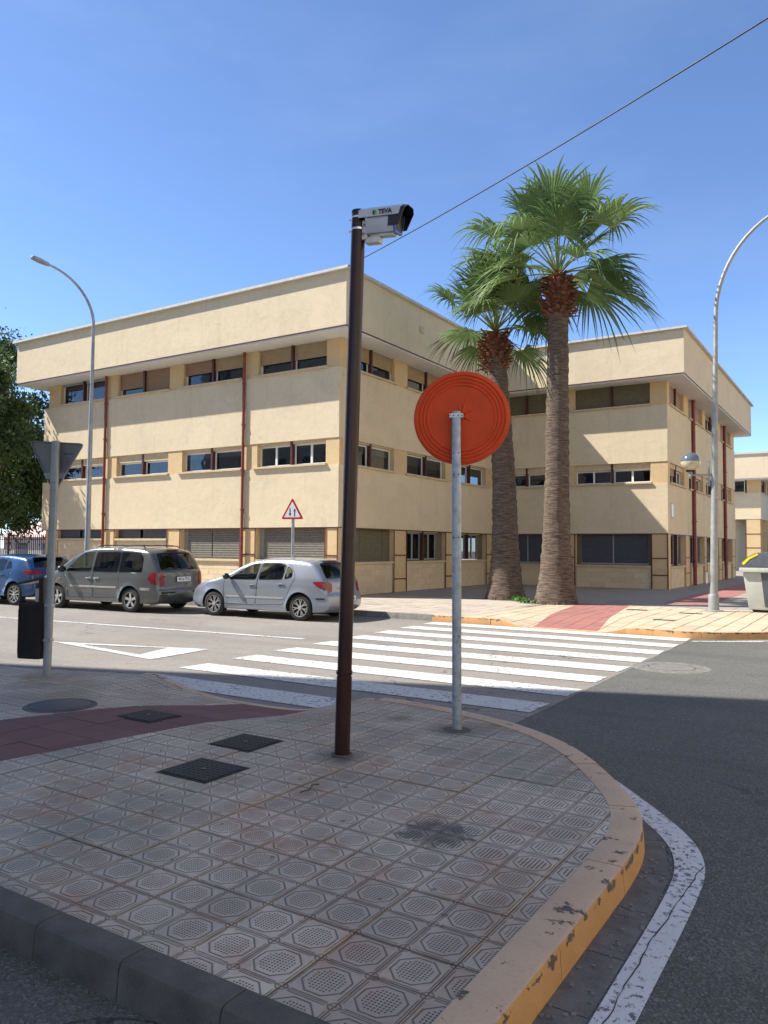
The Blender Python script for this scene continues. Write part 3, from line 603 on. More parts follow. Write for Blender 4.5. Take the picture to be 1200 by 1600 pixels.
# ================================================================== SCHOOL BUILDINGS
class Face:
    def __init__(s, kind, c): s.k = kind; s.c = c
    def box(s, mb, s0, s1, o0, o1, z0, z1):
        if s.k == 'A': mb.box(s0, s1, s.c - o1, s.c - o0, z0, z1)
        else: mb.box(s.c + o0, s.c + o1, s0, s1, z0, z1)
        return mb
def shutter(F, mb, s0, s1, o, z0, z1, pitch=.05):
    z = z0
    while z < z1 - .005:
        zt = min(z + pitch, z1)
        if F.k == 'A': y = F.c - o; pr = [(s0, y - .004, z), (s0, y - .014, z + (zt - z) * .5), (s0, y - .004, zt - .004), (s0, y + .02, zt - .004), (s0, y + .02, z)]; mb.prism_dir(pr[::-1], (s1 - s0, 0, 0))
        else: x = F.c + o; pr = [(x + .004, s0, z), (x + .014, s0, z + (zt - z) * .5), (x + .004, s0, zt - .004), (x - .02, s0, zt - .004), (x - .02, s0, z)]; mb.prism_dir(pr, (0, s1 - s0, 0))
        z += pitch
    return mb
def window(F, bld, s0, s1, z0, z1, shut=(0, 0), shut_m=None, box=0, fm=None, nsash=(1, 1), blind=0, mull=True, sill=True, curtain=False, depth=.22, pane_m=None, pitch=.05):
    fm = fm or m_white; g = MB(); d = -depth; fw_ = .055; zt = z1 - box; mid = (s0 + s1) / 2
    halves = [(s0, mid - .045), (mid + .045, s1)] if mull else [(s0, s1)]
    for (a, b) in halves:
        F.box(g, a, b, d - .05, d, z0, z0 + fw_); F.box(g, a, b, d - .05, d, zt - fw_, zt); F.box(g, a, a + fw_, d - .05, d - .001, z0 + fw_, zt - fw_); F.box(g, b - fw_, b, d - .05, d - .001, z0 + fw_, zt - fw_)
    for k, (a, b) in enumerate(halves):
        if nsash[k] == 2: c = (a + b) / 2; F.box(g, c - .04, c + .04, d - .05, d + .006, z0 + fw_, zt - fw_)
    w_ = g.build('window', fm, bld)
    for k, (a, b) in enumerate(halves):
        cuts = [a + fw_, b - fw_] if nsash[k] == 1 else [a + fw_, (a + b) / 2 - .04, (a + b) / 2 + .04, b - fw_]
        for q in range(0, len(cuts), 2): F.box(MB(), cuts[q], cuts[q + 1], d - .032, d - .024, z0 + fw_, zt - fw_).build('pane', pane_m or m_glass, w_)
        if blind: F.box(MB(), a + .03, b - .03, d - .085, d - .075, zt - (zt - z0) * blind, zt - .01).build('blind', m_blind, w_)
        if curtain:
            c = MB(); x = a
            while x < b - .05: F.box(c, x, x + .06, d - .12 - .02 * random.random(), d - .09, z0 + .03, zt - .03); x += .075
            c.build('curtain', m_curtain, w_)
        if shut and shut[k] > 0:
            zz = zt - (zt - z0) * shut[k]; shutter(F, MB(), a + .01, b - .01, d + .055, zz, zt, pitch).build('roller_shutter', shut_m[k] if isinstance(shut_m, tuple) else (shut_m or m_shut_tan), w_)
        if box: F.box(MB(), a, b, d - .04, d + .12, zt + .001, z1).build('shutter_box', m_sill, w_)
    if mull: F.box(MB(), mid - .045, mid + .045, d - .06, d + .15, z0, z1).build('mullion', m_mull, w_)
    if sill: F.box(MB(), s0 - .16, s1 + .05, -depth - .05, .085, z0 - .07, z0 - .002).build('sill', m_sill, w_)
    return w_
def blocks(F, bld, s0, s1, z0, z1, budget, o=-.07, bw=.58, bh=.205):
    z = z0; row = 0; n = 0
    while z < z1 - .03:
        zt = min(z + bh, z1); x = s0 - (bw / 2 if row % 2 else 0)
        while x < s1 - .02:
            a, b = max(x, s0), min(x + bw, s1)
            if b - a > .04:
                F.box(MB(), a + .004, b - .004, o - .05, o + random.uniform(-.003, .003), z + .004, zt - .004).build('wall_block', m_block, bld); n += 1
            x += bw
        z += bh; row += 1
    F.box(MB(), s0, s1, o - .3, o - .012, z0, z1).build('block_backing', m_sill, bld); return n
def pillar_trim(F, bld, s0, s1, zt=2.45, levels=(.62, 1.5), o=-.012):
    g = MB(); wd = .045
    F.box(g, s0, s0 + wd, o, o + .012, .15, zt); F.box(g, s1 - wd, s1, o, o + .012, .15, zt)
    for z in levels: F.box(g, s0 + wd, s1 - wd, o, o + .010, z, z + wd)
    g.build('pillar_trim', m_redtrim, bld)
def pipe(F, bld, s, z1=8.9, o=.07, r=.055):
    g = MB(); p = lambda z: (s, F.c - o, z) if F.k == 'A' else (F.c + o, s, z)
    g.tube([p(.15), p(2.2)], r * 1.05, 12).tube([p(2.2), p(z1)], r, 12)
    for z in (1.0, 3.1, 4.55, 6.2, 7.7): g.tube([p(z), p(z + .06)], r * 1.35, 12)
    g.build('downpipe', m_redpipe, bld, smooth=True)
LV = dict(b1=(2.47, 4.58), b2=(5.5, 7.9), so=8.92, pt=10.77, tp=10.86)
def wing(bld, X0, X1, Y0, Y1, ov=.85):
    MB().box(X0, X1, Y0, Y1, *LV['b1']).build('lower_band', m_wall, bld); MB().box(X0, X1, Y0, Y1, *LV['b2']).build('upper_band', m_wall, bld)
    MB().box(X0 - ov, X1 + ov, Y0 - ov, Y1 + ov, LV['so'] + .03, LV['pt']).build('roof_parapet', m_wall, bld)
    MB().box(X0 - ov + .03, X1 + ov - .03, Y0 - ov + .03, Y1 + ov - .03, LV['so'] - .03, LV['so'] + .03).build('soffit', m_soffit, bld)
    c = MB(); c.box(X0 - ov - .15, X1 + ov + .15, Y0 - ov - .15, Y1 + ov + .15, LV['pt'], LV['tp']).build('coping', m_cope, bld)
    g = MB(); a = ov + .004; z0, z1 = LV['so'] + .022, LV['so'] + .06
    g.box(X0 - a, X1 + a, Y0 - a, Y0 - a + .03, z0, z1); g.box(X1 + a - .03, X1 + a, Y0 - a + .03, Y1 + a, z0, z1); g.box(X0 - a, X0 - a + .03, Y0 - a + .03, Y1 + a, z0, z1)
    g.box(X0 - .003, X1 + .003, Y0 - .003, Y0 + .03, 2.45, 2.485); g.box(X1 - .03, X1 + .003, Y0 + .03, Y1, 2.45, 2.485)
    g.build('drip_edge', m_mull, bld)
    MB().box(X0 + 2.2, X1 - 2.2, Y0 + 2.2, Y1 - 2.2, .15, LV['so']).build('inner_core', m_room, bld)
    MB().box(X0 + .3, X1 - .3, Y0 + .3, Y1 - .3, 4.4, 4.5).build('floor_slab', m_room, bld)
    MB().box(X0 + .3, X1 - .3, Y0 + .3, Y1 - .3, 2.3, 2.465).build('floor_slab', m_void, bld)
def pillars(F, bld, spans, rows, o=-.03):
    for (a, b) in spans:
        for (z0, z1) in rows: F.box(MB(), a, b, -.45, o, z0, z1).build('pillar', m_pillar, bld)
# --- left wing
lw = thing('school_wing', 'three-storey ochre school wing with white soffit and red downpipes, behind the parked cars', 'building', (-15.1, 20.95, 0), group='ochre school wings with overhanging flat roofs')
XA0, XA1, YA = -31.35, -15.1, 20.95; YC = 33.45; XD = -7.25
FA, FB, FC, FD = Face('A', YA), Face('B', XA1), Face('A', YC), Face('B', XD)
wing(lw, XA0, XA1, YA, YC + .87)
SA = [(-30.25 + 3.84 * k, -30.25 + 3.84 * k + 3.07) for k in range(4)]; SB = [(21.5, 24.52), (25.47, 28.62), (29.45, 32.6)]
def gaps(S, a, b):
    e = [a] + [x for s in S for x in s] + [b]; return [(e[i], e[i + 1]) for i in range(0, len(e), 2)]
rows = [(4.58, 5.5), (7.9, 8.92)]
gA = gaps(SA, XA0 + .28, XA1); gB = gaps(SB, YA + .451, YC)
pillars(FA, lw, gA, rows); pillars(FB, lw, gB, rows); pillars(FA, lw, gA, [(.15, 2.47)]); pillars(FB, lw, gB, [(.15, 2.47)])
topA = [dict(shut=(.12, .12), shut_m=m_grey_al, curtain=True), dict(shut=(.70, 1.0), shut_m=m_shut_brown), dict(shut=(.52, .52), shut_m=(m_shut_brown, m_shut_tan)), dict(shut=(.58, .58), shut_m=m_shut_tan)]
midA = [dict(box=.28, curtain=True), dict(box=.3), dict(box=.12, blind=.3), dict(box=.1, nsash=(2, 2))]
for k, (a, b) in enumerate(SA):
    window(FA, lw, a, b, 7.97, 8.89, depth=.2, pitch=.055, **topA[k]); window(FA, lw, a, b, 4.65, 5.5, **midA[k])
for k, (a, b) in enumerate(SB):
    window(FB, lw, a, b, 7.97, 8.89, depth=.2, shut=(.55, .55), shut_m=m_shut_tan, pitch=.055, blind=.5 if k else 0); window(FB, lw, a, b, 4.65, 5.5, box=.06, blind=.5 if k else .35)
F = FA; low = [(2.11, m_shut_dark), (2.11, m_shut_dark), (1.36, m_shut_grey), (1.36, m_shut_grey)]
nb = 0
for k, (a, b) in enumerate(SA):
    zs, m_ = low[k]; nb += blocks(FA, lw, a + .02, b - .02, .15, zs - .09, 0)
    FA.box(MB(), a, b, -.25, .0, zs - .09, zs - .01).build('ledge', m_sill, lw)
    f = FA.box(MB(), a, b, -.3, -.24, zs, 2.46).build('window', m_grey_al, lw)
    mid = (a + b) / 2
    for (c, d) in ((a + .25, mid - .03), (mid + .03, b - .03)):
        if k < 2: FA.box(MB(), c - .2, d, -.24, -.20, zs + .02, 2.45).build('panel', m_, f)
        else: shutter(FA, MB(), c, d, -.20, zs + .02, 2.45, .085).build('roller_shutter', m_, f)
for k, (a, b) in enumerate(SB):
    nb += blocks(FB, lw, a + .02, b - .02, .15, 1.22, 0, bw=.62, bh=.215); FB.box(MB(), a, b, -.25, .0, 1.22, 1.30).build('ledge', m_sill, lw)
    if k == 0:
        f = FB.box(MB(), a, b, -.3, -.24, 1.31, 2.46).build('window', m_grey_al, lw)
        for (c, d) in ((a, a + .95), (a + 1.02, b - .55), (b - .5, b)): shutter(FB, MB(), c, d, -.215, 1.33, 2.45, .06).build('roller_shutter', m_olive, f)
    else: window(FB, lw, a + .1, b - .55, 1.33, 2.45, fm=m_grey_al, nsash=(2, 2), sill=False, mull=True, box=.04, depth=.2); FB.box(MB(), b - .54, b, -.3, -.2, 1.31, 2.46).build('side_panel', m_olive, lw)
for (a, b) in gA[1:]: pillar_trim(FA, lw, a, b)
for (a, b) in gB: pillar_trim(FB, lw, a, b)
pipe(FA, lw, -19.33); pipe(FA, lw, -27.05)
tag(FB.box(MB(), 24.85, 25.1, .85, .90, 9.85, 10.1).build('vent_cap', m_sill, lw))
# --- right wing
rw = thing('school_wing', 'ochre school wing behind the palm trees, its right corner beside the tall lamp post', 'building', (-7.25, 33.45, 0), group='ochre school wings with overhanging flat roofs')
LVs = dict(LV)
X0r, Y1r = -15.1 + .004, 51.8
MB().box(X0r, XD, YC, Y1r, *LV['b1']).build('lower_band', m_wall, rw); MB().box(X0r, XD, YC, Y1r, *LV['b2']).build('upper_band', m_wall, rw)
rx = XA1 + .852; MB().box(rx, XD + .85, YC - .8, Y1r + .9, LV['so'] + .03, LV['pt']).build('roof_parapet', m_wall, rw)
MB().box(rx, XD + .82, YC - .77, Y1r + .87, LV['so'] - .03, LV['so'] + .03).build('soffit', m_soffit, rw)
MB().box(rx + .151, XD + 1.0, YC - .95, Y1r + 1.05, LV['pt'], LV['tp'] - .003).build('coping', m_cope, rw)
g = MB(); g.box(rx, XD + .854, YC - .804, YC - .774, LV['so'] + .022, LV['so'] + .06); g.box(XD + .824, XD + .854, YC - .774, Y1r + .9, LV['so'] + .022, LV['so'] + .06)
g.box(X0r, XD + .003, YC - .003, YC + .03, 2.45, 2.485); g.box(XD - .03, XD + .003, YC + .03, Y1r, 2.45, 2.485); g.build('drip_edge', m_mull, rw)
MB().box(X0r, XD - 2, YC + 2, Y1r - 1, .15, LV['so']).build('inner_core', m_room, rw); MB().box(X0r + .1, XD - .3, YC + .3, Y1r - .1, 4.4, 4.5).build('floor_slab', m_room, rw); MB().box(X0r, XD - .3, YC + .3, Y1r - .1, 2.3, 2.465).build('floor_slab', m_void, rw)
SC = [(-14.95, -12.05), (-11.2, -7.95)]; SD = [(33.95, 36.95), (38.0, 41.5), (42.3, 45.8), (46.9, 50.5)]
gC = gaps(SC, X0r, XD); gD = gaps(SD, YC + .451, Y1r)
pillars(FC, rw, gC, rows); pillars(FD, rw, gD, rows); pillars(FC, rw, gC, [(.15, 2.47)]); pillars(FD, rw, gD, [(.15, 2.47)])
for k, (a, b) in enumerate(SC):
    window(FC, rw, a, b, 7.97, 8.89, depth=.2, shut=(1, 1), shut_m=m_olive, pitch=.055); window(FC, rw, a, b, 4.65, 5.5, box=.27, nsash=(2, 2) if k else (1, 1), blind=.15 if k else .45)
for k, (a, b) in enumerate(SD):
    window(FD, rw, a, b, 7.97, 8.89, depth=.2, shut=(1, 1) if k != 2 else (.3, .3), shut_m=m_shut_brown, pitch=.055, blind=0); window(FD, rw, a, b, 4.65, 5.5, box=.2 if k != 3 else .1, nsash=(2, 2), shut=(.45, 0) if k == 0 else (0, 0))
for k, (a, b) in enumerate(SC):
    blocks(FC, rw, a + .02, b - .02, .15, 1.05, 0, bw=.62, bh=.225); FC.box(MB(), a, b, -.25, .0, 1.05, 1.13).build('ledge', m_sill, rw)
    f = FC.box(MB(), a, b, -.32, -.24, 1.14, 2.46).build('window', m_olive, rw)
    FC.box(MB(), a + .26, (a + b) / 2 - .03, -.24, -.2, 1.22, 2.42).build('panel', m_shut_dark, f); FC.box(MB(), (a + b) / 2 + .03, b - .2, -.24, -.2, 1.22, 2.42).build('panel', m_shut_dark, f)
    g = MB(); FC.box(g, a + .2, b - .14, -.24, -.19, 1.16, 1.215); FC.box(g, (a + b) / 2 - .025, (a + b) / 2 + .025, -.24, -.185, 1.215, 2.42); g.build('sash_frame', m_grey_al, f)
for k, (a, b) in enumerate(SD):
    blocks(FD, rw, a + .02, b - .02, .15, 1.02, 0, bw=.62, bh=.22); FD.box(MB(), a, b, -.25, .0, 1.02, 1.10).build('ledge', m_sill, rw)
    window(FD, rw, a + .05, b - .05, 1.12, 2.45, fm=m_grey_al, sill=False, nsash=(2, 2), box=0, depth=.2)
for (a, b) in gC: pillar_trim(FC, rw, a, b, levels=(.72, 1.42))
for (a, b) in gD: pillar_trim(FD, rw, a, b, levels=(.72, 1.42))
pipe(FD, rw, 38.55, o=.09, r=.085); pipe(FD, rw, 47.5, o=.09, r=.085)
pl = FD.box(MB(), 33.98, 34.42, 0, .02, 3.15, 3.78).build('notice_plate', m_grey_al, rw); FD.box(MB(), 34.02, 34.38, .02, .023, 3.2, 3.73).build('plate_face', m_signw, pl)
# --- far wing
fw3 = thing('school_wing', 'smaller two-storey ochre wing farthest back at the right edge, above the recycling bin', 'building', (-7.6, 67.6, 0), group='ochre school wings with overhanging flat roofs')
XE, YE = -7.6, 67.65; FE, FF = Face('A', YE), Face('B', XE)
MB().box(-22, XE, YE, 96, 4.3, 6.4).build('upper_band', m_wall, fw3); MB().box(-23, XE + .9, YE - .9, 97, 7.5, 9.4).build('roof_parapet', m_wall, fw3); MB().box(-23.1, XE + 1, YE - 1, 97.1, 9.4, 9.55).build('coping', m_cope, fw3)
MB().box(-22.9, XE + .87, YE - .87, 96.9, 7.42, 7.5).build('soffit', m_soffit, fw3); MB().box(-22, XE - 2, YE + .6, 95, .15, 7.42).build('inner_core', m_wall, fw3)
se = [(-11, -8.65)]; window(FE, fw3, -11.2, -8.75, 6.45, 7.42, depth=.15, blind=.4); window(FE, fw3, -15.2, -12.2, 6.45, 7.42, depth=.15, blind=.4); pillars(FE, fw3, [(-12.1, -11.3), (-8.6, XE), (-22, -15.4)], [(6.4, 7.42)])
for k in range(5):
    y = YE + .5 + 4.6 * k; window(FF, fw3, y, y + 3.6, 6.45, 7.42, fm=m_grey_al, depth=.15, shut=(.3, 0), shut_m=m_shut_brown); pillars(FF, fw3, [(y + 3.65, y + 4.55)], [(6.4, 7.42), (.15, 4.3)]); pillar_trim(FF, fw3, y + 3.65, y + 4.55, 4.28, (1.3, 2.7))
pillars(FE, fw3, [(-8.75, XE)], [(.15, 4.3)]); pillar_trim(FE, fw3, -8.75, XE, 4.28, (1.0, 2.0, 3.1)); pillar_trim(FF, fw3, YE, YE + .5, 4.28, (1.0, 2.0, 3.1))

# --- apartment block behind the photographer that throws the near shade
ap = thing('apartment_building', 'tall pale apartment block with balconies behind the photographer, casting the street shade', 'building', (-21.4, 1.4, 0))
a0 = Vector((-21.4, 1.4)); dA = Vector((.944, .33)); nA = Vector((.33, -.944)); T0, T1, HB = -34, 7.4, 20
q = lambda t_, o_: tuple(a0 + dA * t_ + nA * o_)
MB().prism([q(T1, 0), q(T0, 0), q(T0, 17), q(T1, 17)], .15, HB).build('wall', stucco('pale_render', (.55, .50, .43)), ap)
wm = MB(); 
for fl in range(6):
    z = 1.0 + fl * 3.1
    for k in range(11):
        t0 = T0 + 1 + k * 3.3
        f = MB().prism([q(t0 + 1.5, -.03), q(t0, -.03), q(t0, .1), q(t0 + 1.5, .1)], z, z + 1.6).build('window', m_white, ap)
        MB().prism([q(t0 + 1.42, -.045), q(t0 + .08, -.045), q(t0 + .08, -.031), q(t0 + 1.42, -.031)], z + .08, z + 1.52).build('pane', m_shut_dark, f)
    for k in range(5):
        o0 = 1.2 + k * 3.2; f = MB().prism([q(T1 + .03, o0), q(T1 - .1, o0), q(T1 - .1, o0 + 1.4), q(T1 + .03, o0 + 1.4)], z, z + 1.5).build('window', m_white, ap)

op = thing('apartment_building', 'cream apartment block across the side road, out of frame to the right, added to bounce warm light into the shade', 'building', (10, 10, 0))  # unseen block, added so its sunlit wall warms the shaded street
MB().box(10, 22, -16, 62, .15, 15).build('wall', stucco('cream_render', (.66, .57, .42)), op); MB().box(8.2, 23, -17, 63, -.02, .149).build('footway', m_plaza, op); MB().box(9.8, 22.2, -16.2, 62.2, 15, 15.3).build('coping', m_cope, op)
for fl in range(4):
    for k in range(18):
        y_ = -13.5 + k * 4.2; z_ = 1.4 + fl * 3.4; f = MB().box(9.97, 10.1, y_, y_ + 1.5, z_, z_ + 1.5).build('window', m_white, op); MB().box(9.955, 9.969, y_ + .07, y_ + 1.43, z_ + .07, z_ + 1.43).build('pane', m_shut_dark, f)

# ================================================================== FENCE + BACKGROUND LEFT
fe = thing('metal_fence', 'dark red vertical-bar fence on a low wall between the tree and the school wing', 'fence', (-35, 21.3, 0))
MB().box(-44, -31.4, 21.25, 21.45, .15, .75).build('base_wall', m_block, fe)
for k in range(5): MB().box(-31.5 - k * 3, -31.42 - k * 3, 21.3, 21.38, .75, 2.35).build('post', m_redtrim, fe)
for z in (.95, 2.05): MB().box(-44, -31.45, 21.325, 21.355, z, z + .04).build('rail', m_redtrim, fe)
for k in range(84):
    x = -31.6 - k * .145; MB().box(x - .012, x + .012, 21.315, 21.34, .75, 2.3).build('bar', m_redtrim, fe)
hs = thing('low_building', 'low white building with pale pink roof far behind the fence', 'building', (-60, 48, 0))
MB().box(-75, -38, 46, 54, -.01, 2.6).build('wall', stucco('white_render', (.38, .35, .31)), hs); MB().prism_dir([(-76, 45.5, 2.6), (-76, 54.5, 2.6), (-76, 50, 4.3)], (39, 0, 0)).build('roof', simple('pink_roof', (.62, .42, .38), .8), hs)
for k in range(8): MB().box(-73 + k * 4.4, -71 + k * 4.4, 45.96, 45.995, .9, 2.0).build('window', m_shut_dark, hs)

# ================================================================== TREES
def leaf_tree(name, label, base, crown_c, crown_r, n_leaf, seed, trunk_r=.22, hang=.35, group=None, size=.13):
    rnd = random.Random(seed); t = thing(name, label, 'tree', base, group=group); b = Vector(base); c = Vector(crown_c)
    tk = MB(); fork = b.lerp(c, .42); fork.z = b.z + (c.z - crown_r[2] - b.z) * .9 + .6
    tk.tube([b, b.lerp(fork, .5) + Vector((.06, .03, 0)), fork], [trunk_r, trunk_r * .8, trunk_r * .68], 12)
    centers = []
    for k in range(46):
        u = Vector((rnd.gauss(0, 1), rnd.gauss(0, 1), rnd.gauss(0, 1))).normalized(); f = rnd.uniform(.45, 1) ** .6; centers.append(c + Vector((u.x * crown_r[0], u.y * crown_r[1], u.z * crown_r[2])) * f)
    for k, p in enumerate(centers[:18]):
        mid = fork.lerp(p, .5) + Vector((rnd.uniform(-.3, .3), rnd.uniform(-.3, .3), rnd.uniform(0, .5))); tk.tube([fork, mid, p], [trunk_r * .45, trunk_r * .22, .02], 6)
    tk.build('trunk', m_treebark, t, smooth=True); mb = MB(); V = mb.v; Fc = mb.f
    for k in range(n_leaf):
        cc = centers[rnd.randrange(len(centers))]; cr = crown_r[0] * .23 * rnd.uniform(.6, 1.4)
        u = Vector((rnd.gauss(0, .55), rnd.gauss(0, .55), rnd.gauss(0, .5) - hang * .5 * abs(rnd.gauss(0, 1)))) * cr; p = cc + u
        d = Vector((rnd.uniform(-1, 1), rnd.uniform(-1, 1), rnd.uniform(-1.6, .3))).normalized(); s = d.cross(Vector((rnd.uniform(-1, 1), rnd.uniform(-1, 1), rnd.uniform(-1, 1)))).normalized()
        L = size * rnd.uniform(.7, 1.5); W = L * .26; i = len(V); V += [p, p + d * L * .5 + s * W, p + d * L, p + d * L * .5 - s * W]; Fc.append((i, i + 1, i + 2, i + 3))
    mb.build('crown', m_leaf, t); return t
leaf_tree('broadleaf_tree', 'dark drooping evergreen street tree at the left end of the school wing', (-33.6, 19.4, .15), (-34.7, 19.6, 6.1), (2.7, 2.3, 4.4), 60000, 3, hang=.5, size=.15)
leaf_tree('broadleaf_tree', 'evergreen tree farther left behind the fence with feathery top', (-41.5, 24.5, .15), (-40.6, 24.5, 7.6), (3.8, 3.2, 5.6), 34000, 5, hang=.6, size=.2)
leaf_tree('broadleaf_tree', 'tree behind the fence with red-brown lower branches over the pale roof', (-38.5, 30, .15), (-38.5, 30, 4.6), (3.0, 3.0, 2.2), 12000, 8, hang=.4, size=.2)

def palm(label, base, top, r_base, r_top, n_fr, seed, spread, stubr, lean=0, blade=1.35, stalk=1.35):
    rnd = random.Random(seed); b = Vector(base); tp = Vector(top); t = thing('fan_palm', label, 'palm tree', base, group='tall fan palms in front of the school')
    N = 60; pts = []; rad = []
    for i in range(N + 1):
        f = i / N; p = b.lerp(tp, f) + Vector((math.sin(f * 3.1) * lean, 0, 0)); pts.append(p)
        z = f * (tp.z - b.z); r = r_top + (r_base - r_top) * math.exp(-z / 1.15) + .10 * (1 - f) + .012 * (1 if i % 2 else -1) + rnd.uniform(-.008, .008)
        if f > .93: r *= 1.12
        rad.append(r)
    tr = MB().tube(pts, rad, 28, noisef=lambda i, k: 1 + .035 * noise.noise(Vector((math.cos(k * .224) * 2, math.sin(k * .224) * 2, i * .33))) + .02 * rnd.uniform(-1, 1))
    tr.build('trunk', m_bark, t, smooth=True, sharp=60)
    # root boss at the foot
    g = MB()
    for k in range(90):
        a = rnd.uniform(0, 2 * PI); rr = r_base * 1.10; z = rnd.uniform(0, .16); p = b + Vector((math.cos(a) * rr, math.sin(a) * rr, z)); g.tube([p, p + Vector((math.cos(a) * .05, math.sin(a) * .05, -.12)), p + Vector((math.cos(a) * .12, math.sin(a) * .12, -.3 - z * .3))], [.03, .022, .01], 5)
    o_ = g.build('root_fringe', m_bark, t); o_['kind'] = 'stuff'
    # leaf stubs ("boots") under the crown
    g = MB()
    for k in range(150):
        a = k * 2.39996 + rnd.uniform(-.2, .2); f = k / 150; z = -.75 + 1.25 * f; bul = stubr * (1 - .5 * abs(f - .45) ** 1.3); p = tp + Vector((math.cos(a) * bul * .62, math.sin(a) * bul * .62, z))
        od = Vector((math.cos(a), math.sin(a), rnd.uniform(-.1, .9))).normalized(); sd = Vector((-math.sin(a), math.cos(a), 0)); L = rnd.uniform(.16, .34); w0 = rnd.uniform(.05, .085)
        e = p + od * L + Vector((0, 0, rnd.uniform(-.08, .05))); n_ = od.cross(sd) * .02
        g.add([p - sd * w0, p + sd * w0, e + sd * w0 * .75, e - sd * w0 * .75, p - sd * w0 + n_, p + sd * w0 + n_, e + sd * w0 * .6 + n_, e - sd * w0 * .6 + n_], [(0, 1, 2, 3), (7, 6, 5, 4), (0, 4, 5, 1), (1, 5, 6, 2), (2, 6, 7, 3), (3, 7, 4, 0)])
    ellipsoid(g, tp + Vector((0, 0, -.1)), (stubr * .66, stubr * .66, .75)); g.build('leaf_base_skirt', m_stub, t)['kind'] = 'stuff'
    crown = tp + Vector((0, 0, .62))
    for k in range(n_fr):
        f = (k + .5) / n_fr; elev = R(87 - 103 * f + rnd.uniform(-8, 8)); a = k * 2.39996 + rnd.uniform(-.35, .35)
        if elev < R(14) and math.cos(a + 1.22) > .45: elev = R(14 + 40 * rnd.random())
        d = Vector((math.cos(a) * math.cos(elev), math.sin(a) * math.cos(elev), math.sin(elev))); L = stalk * rnd.uniform(.8, 1.15) * (1.0 if f < .12 else 1.3 if f < .6 else .9); sag = .30 * math.cos(elev)
        sp = [crown + d * (L * q_) + Vector((0, 0, -sag * (q_ ** 2))) for q_ in (0, .35, .7, 1)]; st = MB().tube(sp, [.035, .026, .02, .016], 6)
        tip = sp[-1]; ax = (sp[-1] - sp[-2]).normalized(); side = ax.cross(Vector((0, 0, 1)));
        if side.length < .1: side = Vector((math.cos(a + 1.6), math.sin(a + 1.6), 0))
        side.normalize(); nrm = side.cross(ax).normalized(); mb = MB(); ns = 42; span = R(rnd.uniform(100, 128)); BL = blade * rnd.uniform(.85, 1.15); spread_ = spread
        droop = rnd.uniform(.22, .42) * (1.25 if f > .4 else .8); fold = rnd.uniform(.1, .5); hst = .52
        for sidx in range(ns):
            th = -span + 2 * span * sidx / (ns - 1); th += rnd.uniform(-.01, .01); Ls = BL * (1 - .30 * (abs(th) / span) ** 2) * rnd.uniform(.84, 1.10); hw = span / ns * 1.12
            dirv = lambda an: (ax * math.cos(an) + side * math.sin(an) + nrm * fold * abs(math.sin(an))).normalized()
            rows_ = []; m_ = 6; jx, jy, jd = rnd.gauss(0, .07), rnd.gauss(0, .07), rnd.uniform(.6, 1.7)
            for r_ in range(m_ + 1):
                q_ = r_ / m_; wdt = hw * min(q_, hst) * Ls if q_ <= hst else hw * hst * Ls * max(.05, (1 - (q_ - hst) / (1 - hst)) ** .8)
                fall = jd * droop * Ls * max(0, q_ - .35) ** 2 * 2.2; e2 = max(0, q_ - .4) ** 1.5; c = tip + dirv(th) * (Ls * q_) + Vector((jx * e2 * 2, jy * e2 * 2, -fall))
                tn = (dirv(th + .05) - dirv(th - .05)).normalized(); rows_.append((c - tn * wdt - nrm * wdt * .25, c + nrm * wdt * .35, c + tn * wdt - nrm * wdt * .25))
            vs = [v for r_ in rows_ for v in r_]; mb.add(vs, [(i * 3 + j_, i * 3 + j_ + 1, i * 3 + j_ + 4, i * 3 + j_ + 3) for i in range(m_) for j_ in (0, 1)])
        fr = st.build('frond', m_petiole, t, smooth=True); mb.build('leaf_blade', m_frond, fr)
    return t
palm('taller thick-trunked fan palm, right of the pair, its crown high against the sky', (-8.22, 22.75, .15), (-8.12, 22.75, 9.65), .56, .30, 30, 11, 1, .60, 0, 1.55, 1.6)
palm('shorter fan palm left of the pair, its trunk just right of the red disc sign', (-10.25, 23.6, .15), (-10.62, 23.6, 8.45), .55, .32, 25, 23, 1, .60, .12, 1.35, 1.4)
for (x, y, lb) in [(-8.95, 22.3, 'low green weed at the foot of the taller palm'), (-9.55, 23.0, 'small green weed between the two palm trunks')]:
    g = MB(); rnd = random.Random(x)
    for k in range(60):
        a = rnd.uniform(0, 6.28); e = rnd.uniform(.1, 1.2); L = rnd.uniform(.08, .22); p = Vector((x + rnd.gauss(0, .12), y + rnd.gauss(0, .06), .15)); d = Vector((math.cos(a) * math.cos(e), math.sin(a) * math.cos(e), math.sin(e))); s_ = Vector((-math.sin(a), math.cos(a), 0)) * L * .22
        g.add([p, p + d * L * .6 + s_, p + d * L, p + d * L * .6 - s_], [(0, 1, 2, 3)])
    tag(g.build('weed', m_weed), lb, 'weed')

